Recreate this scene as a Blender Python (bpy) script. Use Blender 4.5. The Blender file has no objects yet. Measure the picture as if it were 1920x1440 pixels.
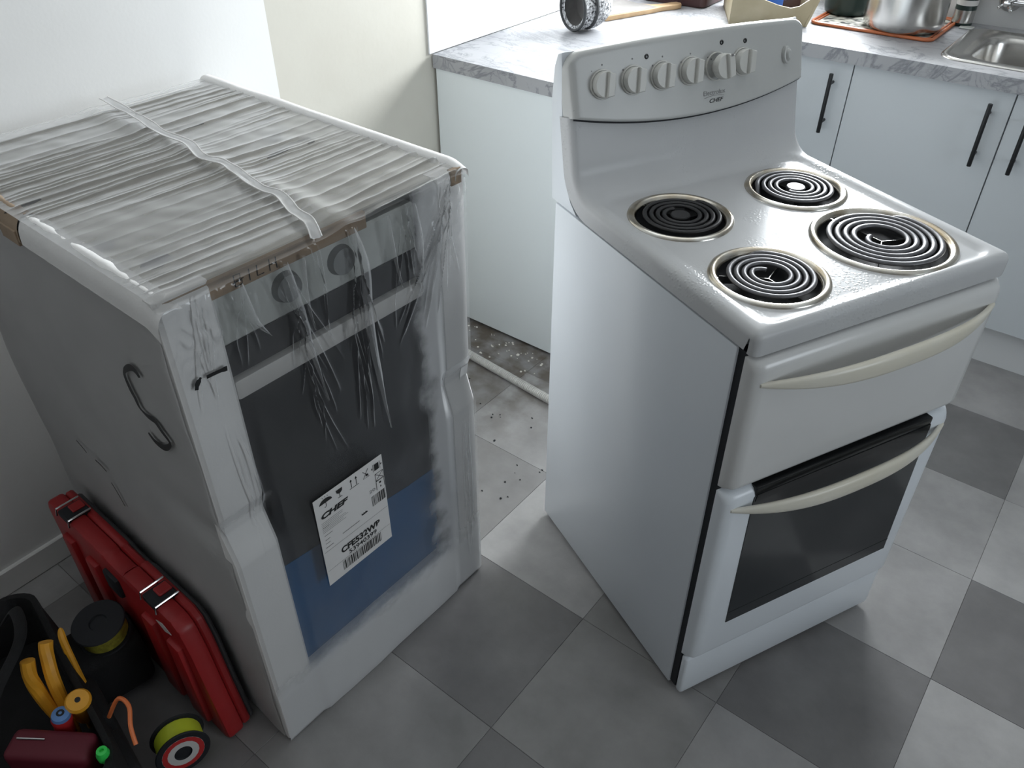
import bpy, bmesh, math, random
from mathutils import Vector, Matrix, noise
random.seed(7)
sc = bpy.context.scene
COL = sc.collection
PI = math.pi
R = math.radians

# ------------------------------------------------------------------ camera, light, exposure
CX, CY, CZ = 1.71833, -1.51574, 1.59863
PITCH, ROLL, YAW, F = R(-37.2364), R(-0.47985), R(38.8287), 1517.25
fwd = Vector((-math.sin(YAW)*math.cos(PITCH), math.cos(YAW)*math.cos(PITCH), math.sin(PITCH)))
rgt = Vector((math.cos(YAW), math.sin(YAW), 0)); upv = rgt.cross(fwd)
r2 = rgt*math.cos(ROLL)+upv*math.sin(ROLL); u2 = -rgt*math.sin(ROLL)+upv*math.cos(ROLL)
cd = bpy.data.cameras.new('camera'); cam = bpy.data.objects.new('camera', cd); COL.objects.link(cam)
cam.matrix_world = Matrix(((r2.x, u2.x, -fwd.x, CX), (r2.y, u2.y, -fwd.y, CY), (r2.z, u2.z, -fwd.z, CZ), (0, 0, 0, 1)))
cd.sensor_width = 36; cd.lens = F/1920*36
cd.shift_x = (960-941.62)/1920; cd.shift_y = (701.94-720)/1920
cd.clip_start = .02
sc.camera = cam
sc.view_settings.view_transform = 'Standard'; sc.view_settings.look = 'None'
sc.view_settings.gamma = 1; sc.view_settings.use_curve_mapping = False
sc.view_settings.exposure = 0.2

w = bpy.data.worlds.new('overcast_sky'); sc.world = w; w.use_nodes = True
w.node_tree.nodes['Background'].inputs[0].default_value = (.80, .89, 1, 1)
w.node_tree.nodes['Background'].inputs[1].default_value = 1.0

# room extents and the window in the back wall (above the sink, out of frame)
RX, BY, FY, CEIL = 4.2, 1.62, -3.4, 2.5
WX0, WX1, WZ0, WZ1 = .12, 1.10, 1.06, 1.90
VY0, VY1, VZ0, VZ1 = -.85, .35, 1.0, 2.1   # unseen second window, added in the right-hand wall for fill
def area(name, loc, rot, sx, sy, power, col, spread=180):
    l = bpy.data.lights.new(name, 'AREA'); l.shape = 'RECTANGLE'; l.size = sx; l.size_y = sy
    l.energy = power; l.color = col; l.spread = R(spread)
    o = bpy.data.objects.new(name, l); COL.objects.link(o); o.location = loc; o.rotation_euler = rot
    return o
# daylight entering through the kitchen window
area('window_daylight', ((WX0+WX1)/2, BY+.10, (WZ0+WZ1)/2), (R(-90), 0, 0), WX1-WX0-.08, WZ1-WZ0-.08, 56, (.93, .97, 1), 140)
area('side_fill_light', (RX+.10, (VY0+VY1)/2, (VZ0+VZ1)/2), (0, R(90), 0), VZ1-VZ0-.08, VY1-VY0-.08, 14, (.86, .94, 1))  # added fill for faces turned to the right, no known source

# ------------------------------------------------------------------ materials
def nmat(name, base, rough=.5, metal=0., var=0., vscale=8., bump=0., bscale=60., spec=.5, coat=0., base2=None, detail=4, trans=0., sheen=0., rvar=0.):
    m = bpy.data.materials.new(name); m.use_nodes = True
    nt = m.node_tree; N = nt.nodes; L = nt.links
    b = N['Principled BSDF']
    b.inputs['Base Color'].default_value = (*base, 1); b.inputs['Roughness'].default_value = rough
    b.inputs['Metallic'].default_value = metal; b.inputs['Specular IOR Level'].default_value = spec
    b.inputs['Coat Weight'].default_value = coat; b.inputs['Coat Roughness'].default_value = .08
    tc = N.new('ShaderNodeTexCoord')
    if var > 0 or base2:
        n = N.new('ShaderNodeTexNoise'); n.inputs['Scale'].default_value = vscale; n.inputs['Detail'].default_value = detail
        L.new(tc.outputs['Object'], n.inputs['Vector'])
        mx = N.new('ShaderNodeMix'); mx.data_type = 'RGBA'
        c2 = base2 if base2 else tuple(max(0, c*(1-var)) for c in base)
        mx.inputs['A'].default_value = (*base, 1); mx.inputs['B'].default_value = (*c2, 1)
        rp = N.new('ShaderNodeMapRange'); rp.inputs[1].default_value = .35; rp.inputs[2].default_value = .65
        L.new(n.outputs['Fac'], rp.inputs[0]); L.new(rp.outputs[0], mx.inputs['Factor'])
        L.new(mx.outputs['Result'], b.inputs['Base Color'])
        if rvar:
            rr = N.new('ShaderNodeMapRange'); rr.inputs[3].default_value = rough-rvar; rr.inputs[4].default_value = rough+rvar
            L.new(n.outputs['Fac'], rr.inputs[0]); L.new(rr.outputs[0], b.inputs['Roughness'])
    if bump > 0:
        n2 = N.new('ShaderNodeTexNoise'); n2.inputs['Scale'].default_value = bscale; n2.inputs['Detail'].default_value = 5
        L.new(tc.outputs['Object'], n2.inputs['Vector'])
        bp = N.new('ShaderNodeBump'); bp.inputs['Strength'].default_value = bump; bp.inputs['Distance'].default_value = .002
        L.new(n2.outputs['Fac'], bp.inputs['Height']); L.new(bp.outputs['Normal'], b.inputs['Normal'])
    return m

def marble_mat():
    m = bpy.data.materials.new('marble_laminate'); m.use_nodes = True
    nt = m.node_tree; N = nt.nodes; L = nt.links; b = N['Principled BSDF']
    tc = N.new('ShaderNodeTexCoord')
    def vein(scale, dist, width, off):
        mp = N.new('ShaderNodeMapping'); mp.inputs['Location'].default_value = (off, off*2, 0); mp.inputs['Rotation'].default_value = (0, 0, .6); mp.inputs['Scale'].default_value = (1, 1.9, 1)
        L.new(tc.outputs['Object'], mp.inputs['Vector'])
        n = N.new('ShaderNodeTexNoise'); n.inputs['Scale'].default_value = scale; n.inputs['Detail'].default_value = 7; n.inputs['Distortion'].default_value = dist; n.inputs['Roughness'].default_value = .6
        L.new(mp.outputs[0], n.inputs['Vector'])
        s = N.new('ShaderNodeMath'); s.operation = 'SUBTRACT'; s.inputs[1].default_value = .5; L.new(n.outputs['Fac'], s.inputs[0])
        a = N.new('ShaderNodeMath'); a.operation = 'ABSOLUTE'; L.new(s.outputs[0], a.inputs[0])
        r = N.new('ShaderNodeMapRange'); r.inputs[1].default_value = 0; r.inputs[2].default_value = width; r.inputs[3].default_value = 1; r.inputs[4].default_value = 0
        L.new(a.outputs[0], r.inputs[0]); return r.outputs[0]
    v1 = vein(4.2, 1.1, .028, 3.1); v2 = vein(11, .8, .03, 9.2)
    pn = N.new('ShaderNodeTexNoise'); pn.inputs['Scale'].default_value = 5; L.new(tc.outputs['Object'], pn.inputs['Vector'])
    pr = N.new('ShaderNodeMapRange'); pr.inputs[1].default_value = .42; pr.inputs[2].default_value = .68; L.new(pn.outputs['Fac'], pr.inputs[0])
    k2 = N.new('ShaderNodeMath'); k2.operation = 'MULTIPLY'; L.new(v2, k2.inputs[0]); L.new(pr.outputs[0], k2.inputs[1])
    ad = N.new('ShaderNodeMath'); ad.operation = 'MAXIMUM'; L.new(v1, ad.inputs[0]); L.new(k2.outputs[0], ad.inputs[1])
    ml = N.new('ShaderNodeMath'); ml.operation = 'MULTIPLY'; ml.inputs[1].default_value = .62; L.new(ad.outputs[0], ml.inputs[0])
    base = N.new('ShaderNodeMix'); base.data_type = 'RGBA'; base.inputs['A'].default_value = (.40, .405, .42, 1); base.inputs['B'].default_value = (.28, .285, .305, 1)
    cl = N.new('ShaderNodeTexNoise'); cl.inputs['Scale'].default_value = 3.2; cl.inputs['Detail'].default_value = 3; L.new(tc.outputs['Object'], cl.inputs['Vector'])
    cr = N.new('ShaderNodeMapRange'); cr.inputs[1].default_value = .45; cr.inputs[2].default_value = .75; L.new(cl.outputs['Fac'], cr.inputs[0]); L.new(cr.outputs[0], base.inputs['Factor'])
    mx = N.new('ShaderNodeMix'); mx.data_type = 'RGBA'; mx.inputs['B'].default_value = (.13, .14, .16, 1)
    L.new(ml.outputs[0], mx.inputs['Factor']); L.new(base.outputs['Result'], mx.inputs['A']); L.new(mx.outputs['Result'], b.inputs['Base Color'])
    b.inputs['Roughness'].default_value = .36; b.inputs['Specular IOR Level'].default_value = .2
    return m

def tile_mat(name, c, dark):
    m = bpy.data.materials.new(name); m.use_nodes = True
    nt = m.node_tree; N = nt.nodes; L = nt.links; b = N['Principled BSDF']
    tc = N.new('ShaderNodeTexCoord'); geo = N.new('ShaderNodeNewGeometry')
    n = N.new('ShaderNodeTexNoise'); n.inputs['Scale'].default_value = 7; n.inputs['Detail'].default_value = 8; n.inputs['Roughness'].default_value = .62
    L.new(geo.outputs['Position'], n.inputs['Vector'])
    r = N.new('ShaderNodeMapRange'); r.inputs[1].default_value = .33; r.inputs[2].default_value = .67; L.new(n.outputs['Fac'], r.inputs[0])
    mx = N.new('ShaderNodeMix'); mx.data_type = 'RGBA'; mx.inputs['A'].default_value = (*[x*.84 for x in c], 1); mx.inputs['B'].default_value = (*[x*1.12 for x in c], 1)
    L.new(r.outputs[0], mx.inputs['Factor'])
    # brown dust left where the old cooker stood (a stain with its own place)
    sp = N.new('ShaderNodeSeparateXYZ'); L.new(geo.outputs['Position'], sp.inputs[0])
    fx = N.new('ShaderNodeMapRange'); fx.inputs[1].default_value = .72; fx.inputs[2].default_value = .5; L.new(sp.outputs['X'], fx.inputs[0])
    fy = N.new('ShaderNodeMapRange'); fy.inputs[1].default_value = -.28; fy.inputs[2].default_value = .22; L.new(sp.outputs['Y'], fy.inputs[0])
    mu = N.new('ShaderNodeMath'); mu.operation = 'MULTIPLY'; L.new(fx.outputs[0], mu.inputs[0]); L.new(fy.outputs[0], mu.inputs[1])
    n2 = N.new('ShaderNodeTexNoise'); n2.inputs['Scale'].default_value = 16; n2.inputs['Detail'].default_value = 8; L.new(geo.outputs['Position'], n2.inputs['Vector'])
    r2_ = N.new('ShaderNodeMapRange'); r2_.inputs[1].default_value = .36; r2_.inputs[2].default_value = .62; L.new(n2.outputs['Fac'], r2_.inputs[0])
    m2 = N.new('ShaderNodeMath'); m2.operation = 'MULTIPLY'; L.new(mu.outputs[0], m2.inputs[0]); L.new(r2_.outputs[0], m2.inputs[1])
    mx2 = N.new('ShaderNodeMix'); mx2.data_type = 'RGBA'; mx2.inputs['B'].default_value = (.12, .10, .08, 1)
    L.new(m2.outputs[0], mx2.inputs['Factor']); L.new(mx.outputs['Result'], mx2.inputs['A']); L.new(mx2.outputs['Result'], b.inputs['Base Color'])
    b.inputs['Roughness'].default_value = .42; b.inputs['Specular IOR Level'].default_value = .4
    n3 = N.new('ShaderNodeTexNoise'); n3.inputs['Scale'].default_value = 55; n3.inputs['Detail'].default_value = 4; L.new(geo.outputs['Position'], n3.inputs['Vector'])
    bp = N.new('ShaderNodeBump'); bp.inputs['Strength'].default_value = .12; bp.inputs['Distance'].default_value = .002; L.new(n3.outputs['Fac'], bp.inputs['Height']); L.new(bp.outputs['Normal'], b.inputs['Normal'])
    return m

def film_mat(name, base, facing, milk):
    """thin clear polythene: transparent, white-hazed where wrinkled or hanging loose, glossy on top"""
    m = bpy.data.materials.new(name); m.use_nodes = True
    nt = m.node_tree; N = nt.nodes; L = nt.links
    N.remove(N['Principled BSDF']); out = N['Material Output']
    tr = N.new('ShaderNodeBsdfTransparent'); df = N.new('ShaderNodeBsdfDiffuse'); gl = N.new('ShaderNodeBsdfGlossy')
    df.inputs['Color'].default_value = (.9, .91, .92, 1); gl.inputs['Roughness'].default_value = .10
    tl = N.new('ShaderNodeBsdfTranslucent'); tl.inputs['Color'].default_value = (.9, .91, .92, 1)
    hz = N.new('ShaderNodeMixShader'); hz.inputs[0].default_value = .35; L.new(df.outputs[0], hz.inputs[1]); L.new(tl.outputs[0], hz.inputs[2])
    lw = N.new('ShaderNodeLayerWeight'); lw.inputs['Blend'].default_value = .5
    pw = N.new('ShaderNodeMath'); pw.operation = 'POWER'; pw.inputs[1].default_value = 3; L.new(lw.outputs['Facing'], pw.inputs[0])
    ma = N.new('ShaderNodeMath'); ma.operation = 'MULTIPLY_ADD'; ma.inputs[1].default_value = facing; ma.inputs[2].default_value = base; L.new(pw.outputs[0], ma.inputs[0])
    fac = ma.outputs[0]
    tc = N.new('ShaderNodeTexCoord')
    if milk:
        sp = N.new('ShaderNodeSeparateXYZ'); L.new(tc.outputs['Object'], sp.inputs[0])
        n = N.new('ShaderNodeTexNoise'); n.inputs['Scale'].default_value = 11; n.inputs['Detail'].default_value = 5; L.new(tc.outputs['Object'], n.inputs['Vector'])
        def soft(src, a, b_, amp):
            s = N.new('ShaderNodeMath'); s.operation = 'MULTIPLY_ADD'; s.inputs[1].default_value = amp; L.new(n.outputs['Fac'], s.inputs[0]); L.new(src, s.inputs[2])
            r = N.new('ShaderNodeMapRange'); r.interpolation_type = 'SMOOTHSTEP'; r.inputs[1].default_value = a; r.inputs[2].default_value = b_; L.new(s.outputs[0], r.inputs[0]); return r.outputs[0]
        a0 = soft(sp.outputs['X'], .495, .545, .13)
        lm = N.new('ShaderNodeMapRange'); lm.inputs[1].default_value = .516; lm.inputs[2].default_value = .510; L.new(sp.outputs['X'], lm.inputs[0])
        am = N.new('ShaderNodeMath'); am.operation = 'MULTIPLY'; L.new(a0, am.inputs[0]); L.new(lm.outputs[0], am.inputs[1]); a = am.outputs[0]; b_ = soft(sp.outputs['Z'], .275, .205, .13)
        mxm = N.new('ShaderNodeMath'); mxm.operation = 'MAXIMUM'; L.new(a, mxm.inputs[0]); L.new(b_, mxm.inputs[1])
        k = N.new('ShaderNodeMath'); k.operation = 'MULTIPLY_ADD'; k.inputs[1].default_value = milk; k.use_clamp = True; L.new(mxm.outputs[0], k.inputs[0]); L.new(fac, k.inputs[2]); fac = k.outputs[0]
    m1 = N.new('ShaderNodeMixShader'); L.new(fac, m1.inputs[0]); L.new(tr.outputs[0], m1.inputs[1]); L.new(hz.outputs[0], m1.inputs[2])
    fr = N.new('ShaderNodeFresnel'); fr.inputs['IOR'].default_value = 1.5
    m2 = N.new('ShaderNodeMixShader'); L.new(fr.outputs[0], m2.inputs[0]); L.new(m1.outputs[0], m2.inputs[1]); L.new(gl.outputs[0], m2.inputs[2])
    L.new(m2.outputs[0], out.inputs[0])
    return m

def enamel_mat():
    m = nmat('white_enamel', (.57, .58, .59), .24, var=.05, vscale=5, spec=.16)
    nt = m.node_tree; N = nt.nodes; L = nt.links; b = N['Principled BSDF']
    tc = N.new('ShaderNodeTexCoord')
    v = N.new('ShaderNodeTexVoronoi'); v.inputs['Scale'].default_value = 160; L.new(tc.outputs['Object'], v.inputs['Vector'])
    r = N.new('ShaderNodeMapRange'); r.inputs[1].default_value = .0; r.inputs[2].default_value = .45; r.inputs[3].default_value = 1; r.inputs[4].default_value = 0; L.new(v.outputs['Distance'], r.inputs[0])
    n = N.new('ShaderNodeTexNoise'); n.inputs['Scale'].default_value = 6; L.new(tc.outputs['Object'], n.inputs['Vector'])
    g = N.new('ShaderNodeMapRange'); g.inputs[1].default_value = .5; g.inputs[2].default_value = .64; L.new(n.outputs['Fac'], g.inputs[0])
    mu = N.new('ShaderNodeMath'); mu.operation = 'MULTIPLY'; L.new(r.outputs[0], mu.inputs[0]); L.new(g.outputs[0], mu.inputs[1])
    bp = N.new('ShaderNodeBump'); bp.inputs['Strength'].default_value = .5; bp.inputs['Distance'].default_value = .0015; L.new(mu.outputs[0], bp.inputs['Height']); L.new(bp.outputs['Normal'], b.inputs['Normal'])
    return m

M = dict(
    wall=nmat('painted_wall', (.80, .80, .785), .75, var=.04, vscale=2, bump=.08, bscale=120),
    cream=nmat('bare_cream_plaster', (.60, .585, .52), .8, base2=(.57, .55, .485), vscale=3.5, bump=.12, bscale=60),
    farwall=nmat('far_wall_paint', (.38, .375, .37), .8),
    trim=nmat('white_gloss_trim', (.82, .82, .80), .35),
    ceil=nmat('ceiling_paint', (.80, .80, .79), .9),
    splash=nmat('gloss_white_board', (.84, .85, .87), .12),
    joint=nmat('tile_joint', (.16, .158, .155), .8),
    marble=marble_mat(),
    cabinet=nmat('white_melamine_dim', (.60, .635, .655), .32, var=.02, vscale=2),  # same melamine as the end panel, darkened for the doors' dimmer light
    endpanel=nmat('white_melamine_lit', (.78, .83, .84), .35, var=.02, vscale=2),  # brighter copy of the door melamine, its stronger light put into the colour
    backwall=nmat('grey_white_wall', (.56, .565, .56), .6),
    plinth=nmat('plinth_white', (.70, .71, .71), .4),
    black=nmat('matt_black_metal', (.012, .013, .014), .38, spec=.4),
    steel=nmat('brushed_steel', (.60, .59, .57), .24, metal=1, var=.08, vscale=6),
    chrome=nmat('chrome', (.75, .75, .75), .12, metal=1),
    enamel=enamel_mat(),
    white=nmat('white_painted_steel', (.78, .825, .87), .28, var=.03, vscale=3),
    grillwhite=nmat('white_enamel_door', (.70, .705, .70), .22, var=.05, vscale=4),
    panelwhite=nmat('white_plastic_panel', (.53, .54, .53), .32, var=.04, vscale=6),
    knob=nmat('white_knob_plastic', (.60, .60, .57), .36),
    yellowed=nmat('yellowed_cream_plastic', (.72, .68, .56), .3, base2=(.76, .74, .66), vscale=6),
    cavity=nmat('dark_gap', (.012, .014, .018), .7),
    ovenglass=nmat('black_oven_glass', (.018, .022, .026), .12, spec=.5, base2=(.035, .04, .043), vscale=5),
    ovenin=nmat('oven_door_black_rim', (.008, .009, .010), .25),
    coil=nmat('coil_metal', (.03, .03, .032), .42, metal=.35, var=.3, vscale=40, bump=.1, bscale=200),
    coilgrey=nmat('worn_coil_metal', (.15, .15, .16), .45, metal=.45, var=.25, vscale=50, bump=.1, bscale=200),
    bowl=nmat('burnt_drip_bowl', (.008, .009, .011), .6, spec=.25),
    ring=nmat('stained_chrome_ring', (.74, .73, .69), .22, metal=1, base2=(.42, .35, .25), vscale=14, bump=.05),
    print=nmat('black_print', (.02, .02, .02), .6),
    greyprint=nmat('grey_print', (.22, .22, .22), .6),
    foam=nmat('white_foam', (.86, .855, .845), .85, var=.05, vscale=9, bump=.2, bscale=220),
    foamwrap=nmat('white_foam_wrap', (.90, .895, .89), .7, var=.07, vscale=4, bump=.15, bscale=90),
    card=nmat('grey_card_sheet', (.50, .485, .44), .8, base2=(.40, .385, .345), vscale=3.5, bump=.1, bscale=80),
    browncard=nmat('brown_cardboard', (.36, .27, .19), .85, var=.2, vscale=20),
    smudge=nmat('grey_smudge', (.26, .27, .27), .6),
    spot=nmat('grey_blot', (.20, .20, .21), .8),
    ink=nmat('black_marker', (.006, .006, .007), .5),
    newdark=nmat('charcoal_cooker_door', (.032, .033, .038), .35, var=.2, vscale=3),
    newwhite=nmat('new_cooker_white', (.60, .62, .60), .4, base2=(.50, .52, .50), vscale=12),
    newbar=nmat('new_handle_white', (.66, .65, .63), .45),
    newgrey=nmat('shaded_foam_edge', (.13, .13, .14), .7, var=.2, vscale=6),  # side foam with its shade put into a dark grey
    blue=nmat('blue_protective_film', (.004, .115, .30), .45, var=.15, vscale=5),
    paper=nmat('label_paper', (.80, .79, .78), .6),
    topfilm=film_mat('clear_polythene_top', .03, 1.7, 0),
    frontfilm=film_mat('clear_polythene_front', .02, 1.3, .66),
    fold=film_mat('doubled_film', .16, 1.6, 0),
    seam=film_mat('film_weld', .62, .5, 0),
    red=nmat('red_plastic', (.40, .018, .02), .42, var=.2, vscale=6, bump=.05),
    darkgrey=nmat('dark_grey_plastic', (.06, .062, .068), .5),
    bag=nmat('black_canvas', (.008, .008, .009), .85, var=.4, vscale=20, bump=.4, bscale=300),
    yellow=nmat('yellow_grip', (.85, .40, .03), .4, var=.15, vscale=30),
    hivis=nmat('high_vis_yellow', (.72, .85, .06), .4),
    string=nmat('yellow_string', (.45, .42, .05), .7, var=.4, vscale=90, bump=.4, bscale=200),
    green=nmat('bright_green_plastic', (.05, .75, .12), .35),
    orange=nmat('orange_plastic', (.85, .22, .07), .4),
    bluegrip=nmat('light_blue_grip', (.12, .26, .55), .4),
    redgrip=nmat('red_grip', (.55, .03, .03), .4),
    purple=nmat('dull_red_pouch', (.12, .008, .02), .6),
    conduit=nmat('white_conduit', (.66, .65, .62), .5, var=.15, vscale=30),
    crumb=nmat('plaster_crumb', (.75, .72, .66), .9),
    mitt=nmat('speckled_fabric', (.72, .73, .74), .9, base2=(.035, .036, .04), vscale=150, detail=2, bump=.6, bscale=160),
    mittin=nmat('grey_lining', (.16, .155, .15), .9, var=.2, vscale=30),
    hem=nmat('dark_hem', (.055, .058, .06), .8),
    boardtop=nmat('weathered_board', (.25, .235, .22), .7, var=.25, vscale=14),
    wood=nmat('pale_wood', (.56, .38, .21), .5, var=.25, vscale=12),
    bamboo=nmat('bamboo', (.50, .44, .31), .5, base2=(.38, .32, .20), vscale=7),
    maroon=nmat('maroon_plastic', (.065, .028, .028), .4, var=.15, vscale=10),
    bluep=nmat('blue_plastic', (.015, .13, .62), .35),
    cream2=nmat('cream_plastic', (.75, .70, .55), .5),
    dgreen=nmat('dark_green_enamel', (.018, .04, .036), .35, var=.2, vscale=10),
    copper=nmat('orange_rim', (.55, .16, .06), .35, spec=.6, var=.2, vscale=12),
    matpat=nmat('black_white_mat', (.68, .68, .62), .8, base2=(.03, .035, .035), vscale=42, detail=1),
    glass=nmat('window_glass', (1, 1, 1), 0),
)
M['glass'].node_tree.nodes['Principled BSDF'].inputs['Transmission Weight'].default_value = 1

# ------------------------------------------------------------------ mesh helpers
def obj(name, bm, mat, parent=None, smooth=True, ang=35, mats=None):
    me = bpy.data.meshes.new(name); bm.normal_update(); bm.to_mesh(me); bm.free()
    for mm in (mats or [mat]): me.materials.append(mm)
    if smooth:
        me.shade_smooth(); me.set_sharp_from_angle(angle=R(ang))
    o = bpy.data.objects.new(name, me); COL.objects.link(o)
    if parent: o.parent = parent
    return o
def thing(name, label, cat, loc=(0, 0, 0), rz=0., group=None):
    o = bpy.data.objects.new(name, None); COL.objects.link(o); o.location = loc; o.rotation_euler = (0, 0, rz)
    o.empty_display_size = .05
    o['label'] = label; o['category'] = cat
    if group: o['group'] = group
    return o
def tag(o, label, cat, group=None):
    o['label'] = label; o['category'] = cat
    if group: o['group'] = group
    return o
def struct(name, bm, mat, parent=None, **k):
    o = obj(name, bm, mat, parent, **k)
    if not parent: o['kind'] = 'structure'
    return o
def box(bm, lo, hi, r=0., seg=2, M4=None):
    c = [(a+b)/2 for a, b in zip(lo, hi)]; s = [b-a for a, b in zip(lo, hi)]
    g = bmesh.ops.create_cube(bm, size=1, matrix=Matrix.Translation(c) @ Matrix.Diagonal((*s, 1)))
    vs = g['verts']
    if r > 0:
        es = list({e for v in vs for e in v.link_edges})
        q = bmesh.ops.bevel(bm, geom=es, offset=r, segments=seg, affect='EDGES', profile=.5)
        vs = list({v for f in q['faces'] for v in f.verts} | {v for v in vs if v.is_valid})
    if M4 is not None: bmesh.ops.transform(bm, matrix=M4, verts=vs)
    return vs
def bx(lo, hi, r=0., seg=2):
    bm = bmesh.new(); box(bm, lo, hi, r, seg); return bm
def grid(nu, nv, fn, bm=None, closeu=False):
    bm = bm or bmesh.new()
    V = [[bm.verts.new(fn(i/(nu if closeu else nu), j/nv)) for j in range(nv+1)] for i in range(nu if closeu else nu+1)]
    n = len(V)
    for i in range(nu):
        for j in range(nv):
            a = V[i]; b = V[(i+1) % n]
            bm.faces.new((a[j], b[j], b[j+1], a[j+1]))
    return bm
def lathe(prof, n=32, bm=None, M4=None, cap0=False, cap1=False):
    bm = bm or bmesh.new(); rings = []
    M4 = M4 or Matrix()
    for r, z in prof:
        if r < 1e-6: rings.append([bm.verts.new(M4 @ Vector((0, 0, z)))])
        else: rings.append([bm.verts.new(M4 @ Vector((r*math.cos(2*PI*i/n), r*math.sin(2*PI*i/n), z))) for i in range(n)])
    for a, b in zip(rings, rings[1:]):
        for i in range(n):
            j = (i+1) % n
            if len(a) == 1 and len(b) == 1: continue
            if len(a) == 1: bm.faces.new((a[0], b[i], b[j]))
            elif len(b) == 1: bm.faces.new((a[i], a[j], b[0]))
            else: bm.faces.new((a[i], a[j], b[j], b[i]))
    if cap0 and len(rings[0]) > 1: bm.faces.new(rings[0])
    if cap1 and len(rings[-1]) > 1: bm.faces.new(rings[-1])
    bmesh.ops.recalc_face_normals(bm, faces=bm.faces)
    return bm
def axis_m(p, d, roll=0):
    d = Vector(d).normalized(); q = d.to_track_quat('Z', 'Y')
    return Matrix.Translation(Vector(p)) @ q.to_matrix().to_4x4() @ Matrix.Rotation(roll, 4, 'Z')
def tube(pts, r, n=8, bm=None, sy=1., rad=None, up=(0, 0, 1), caps=True):
    """sweep of an ellipse along pts; second radius r*sy lies along 'up'"""
    bm = bm or bmesh.new(); pts = [Vector(p) for p in pts]; rings = []
    up = Vector(up)
    for k, p in enumerate(pts):
        t = (pts[min(k+1, len(pts)-1)]-pts[max(k-1, 0)]).normalized()
        a = t.cross(up)
        if a.length < 1e-4: a = t.cross(Vector((1, 0, 0)))
        a.normalize(); b = a.cross(t)
        rr = rad[k] if rad else r
        rings.append([bm.verts.new(p+a*rr*math.cos(2*PI*i/n)+b*rr*sy*math.sin(2*PI*i/n)) for i in range(n)])
    for A, B in zip(rings, rings[1:]):
        for i in range(n):
            j = (i+1) % n; bm.faces.new((A[i], A[j], B[j], B[i]))
    if caps: bm.faces.new(rings[0][::-1]); bm.faces.new(rings[-1])
    return bm
def prism(pts, fn, a, b, bm=None):
    """polygon pts (2D) extruded between depths a and b through fn(p, depth) -> 3D"""
    bm = bm or bmesh.new()
    A = [bm.verts.new(fn(p, a)) for p in pts]; B = [bm.verts.new(fn(p, b)) for p in pts]
    n = len(pts)
    bm.faces.new(A); bm.faces.new(B[::-1])
    for i in range(n):
        j = (i+1) % n; bm.faces.new((A[i], B[i], B[j], A[j]))
    bmesh.ops.recalc_face_normals(bm, faces=bm.faces)
    return bm
def bevel_all(bm, r, seg=2, ang=30):
    es = [e for e in bm.edges if len(e.link_faces) == 2 and e.calc_face_angle(0) > R(ang)]
    bmesh.ops.bevel(bm, geom=es, offset=r, segments=seg, affect='EDGES', profile=.5); return bm
def rrect(x0, y0, x1, y1, r, n=5):
    out = []
    for cx, cy, a0 in ((x1-r, y1-r, 0), (x0+r, y1-r, 90), (x0+r, y0+r, 180), (x1-r, y0+r, 270)):
        for k in range(n+1):
            a = R(a0+90*k/n); out.append((cx+r*math.cos(a), cy+r*math.sin(a)))
    return out
def loft(loops, bm=None, cap0=False, cap1=False):
    bm = bm or bmesh.new()
    V = [[bm.verts.new(p) for p in l] for l in loops]; n = len(V[0])
    for a, b in zip(V, V[1:]):
        for i in range(n):
            j = (i+1) % n; bm.faces.new((a[i], a[j], b[j], b[i]))
    if cap0: bm.faces.new(V[0][::-1])
    if cap1: bm.faces.new(V[-1])
    bmesh.ops.recalc_face_normals(bm, faces=bm.faces)
    return bm
def stroke(pts, w, fn, bm=None):
    """flat ink stroke of width w along 2D pts; fn maps 2D to 3D"""
    bm = bm or bmesh.new(); P = [Vector(p) for p in pts]; L_, R_ = [], []
    for k, p in enumerate(P):
        t = (P[min(k+1, len(P)-1)]-P[max(k-1, 0)]).normalized(); n = Vector((-t.y, t.x))
        ww = w[k] if isinstance(w, (list, tuple)) else w
        L_.append(bm.verts.new(fn(p+n*ww/2))); R_.append(bm.verts.new(fn(p-n*ww/2)))
    for i in range(len(P)-1): bm.faces.new((L_[i], R_[i], R_[i+1], L_[i+1]))
    return bm
def spline(pts, n=6):
    P = [Vector(p) for p in pts]; out = []
    for i in range(len(P)-1):
        p0, p1, p2, p3 = P[max(i-1, 0)], P[i], P[i+1], P[min(i+2, len(P)-1)]
        for k in range(n):
            t = k/n
            out.append(.5*((2*p1)+(p2-p0)*t+(2*p0-5*p1+4*p2-p3)*t*t+(3*p1-p0-3*p2+p3)*t**3))
    out.append(P[-1]); return out
def lettering(name, text, size, mat, M4, parent, sx=1., shear=0., bold=0., align='CENTER'):
    cu = bpy.data.curves.new(name, 'FONT'); cu.body = text; cu.size = size; cu.align_x = align; cu.align_y = 'CENTER'; cu.shear = shear; cu.offset = bold
    t = bpy.data.objects.new(name, cu); COL.objects.link(t)
    dg = bpy.context.evaluated_depsgraph_get(); dg.update()
    me = bpy.data.meshes.new_from_object(t.evaluated_get(dg)); bpy.data.objects.remove(t)
    me.transform(M4 @ Matrix.Diagonal((sx, 1, 1, 1))); me.name = name
    me.materials.clear(); me.materials.append(mat)
    o = bpy.data.objects.new(name, me); COL.objects.link(o); o.parent = parent; return o
def sst(a, b, x):
    t = min(1, max(0, (x-a)/(b-a))); return t*t*(3-2*t)
def nz(x, y, z=0.): return noise.noise(Vector((x, y, z)))

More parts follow.
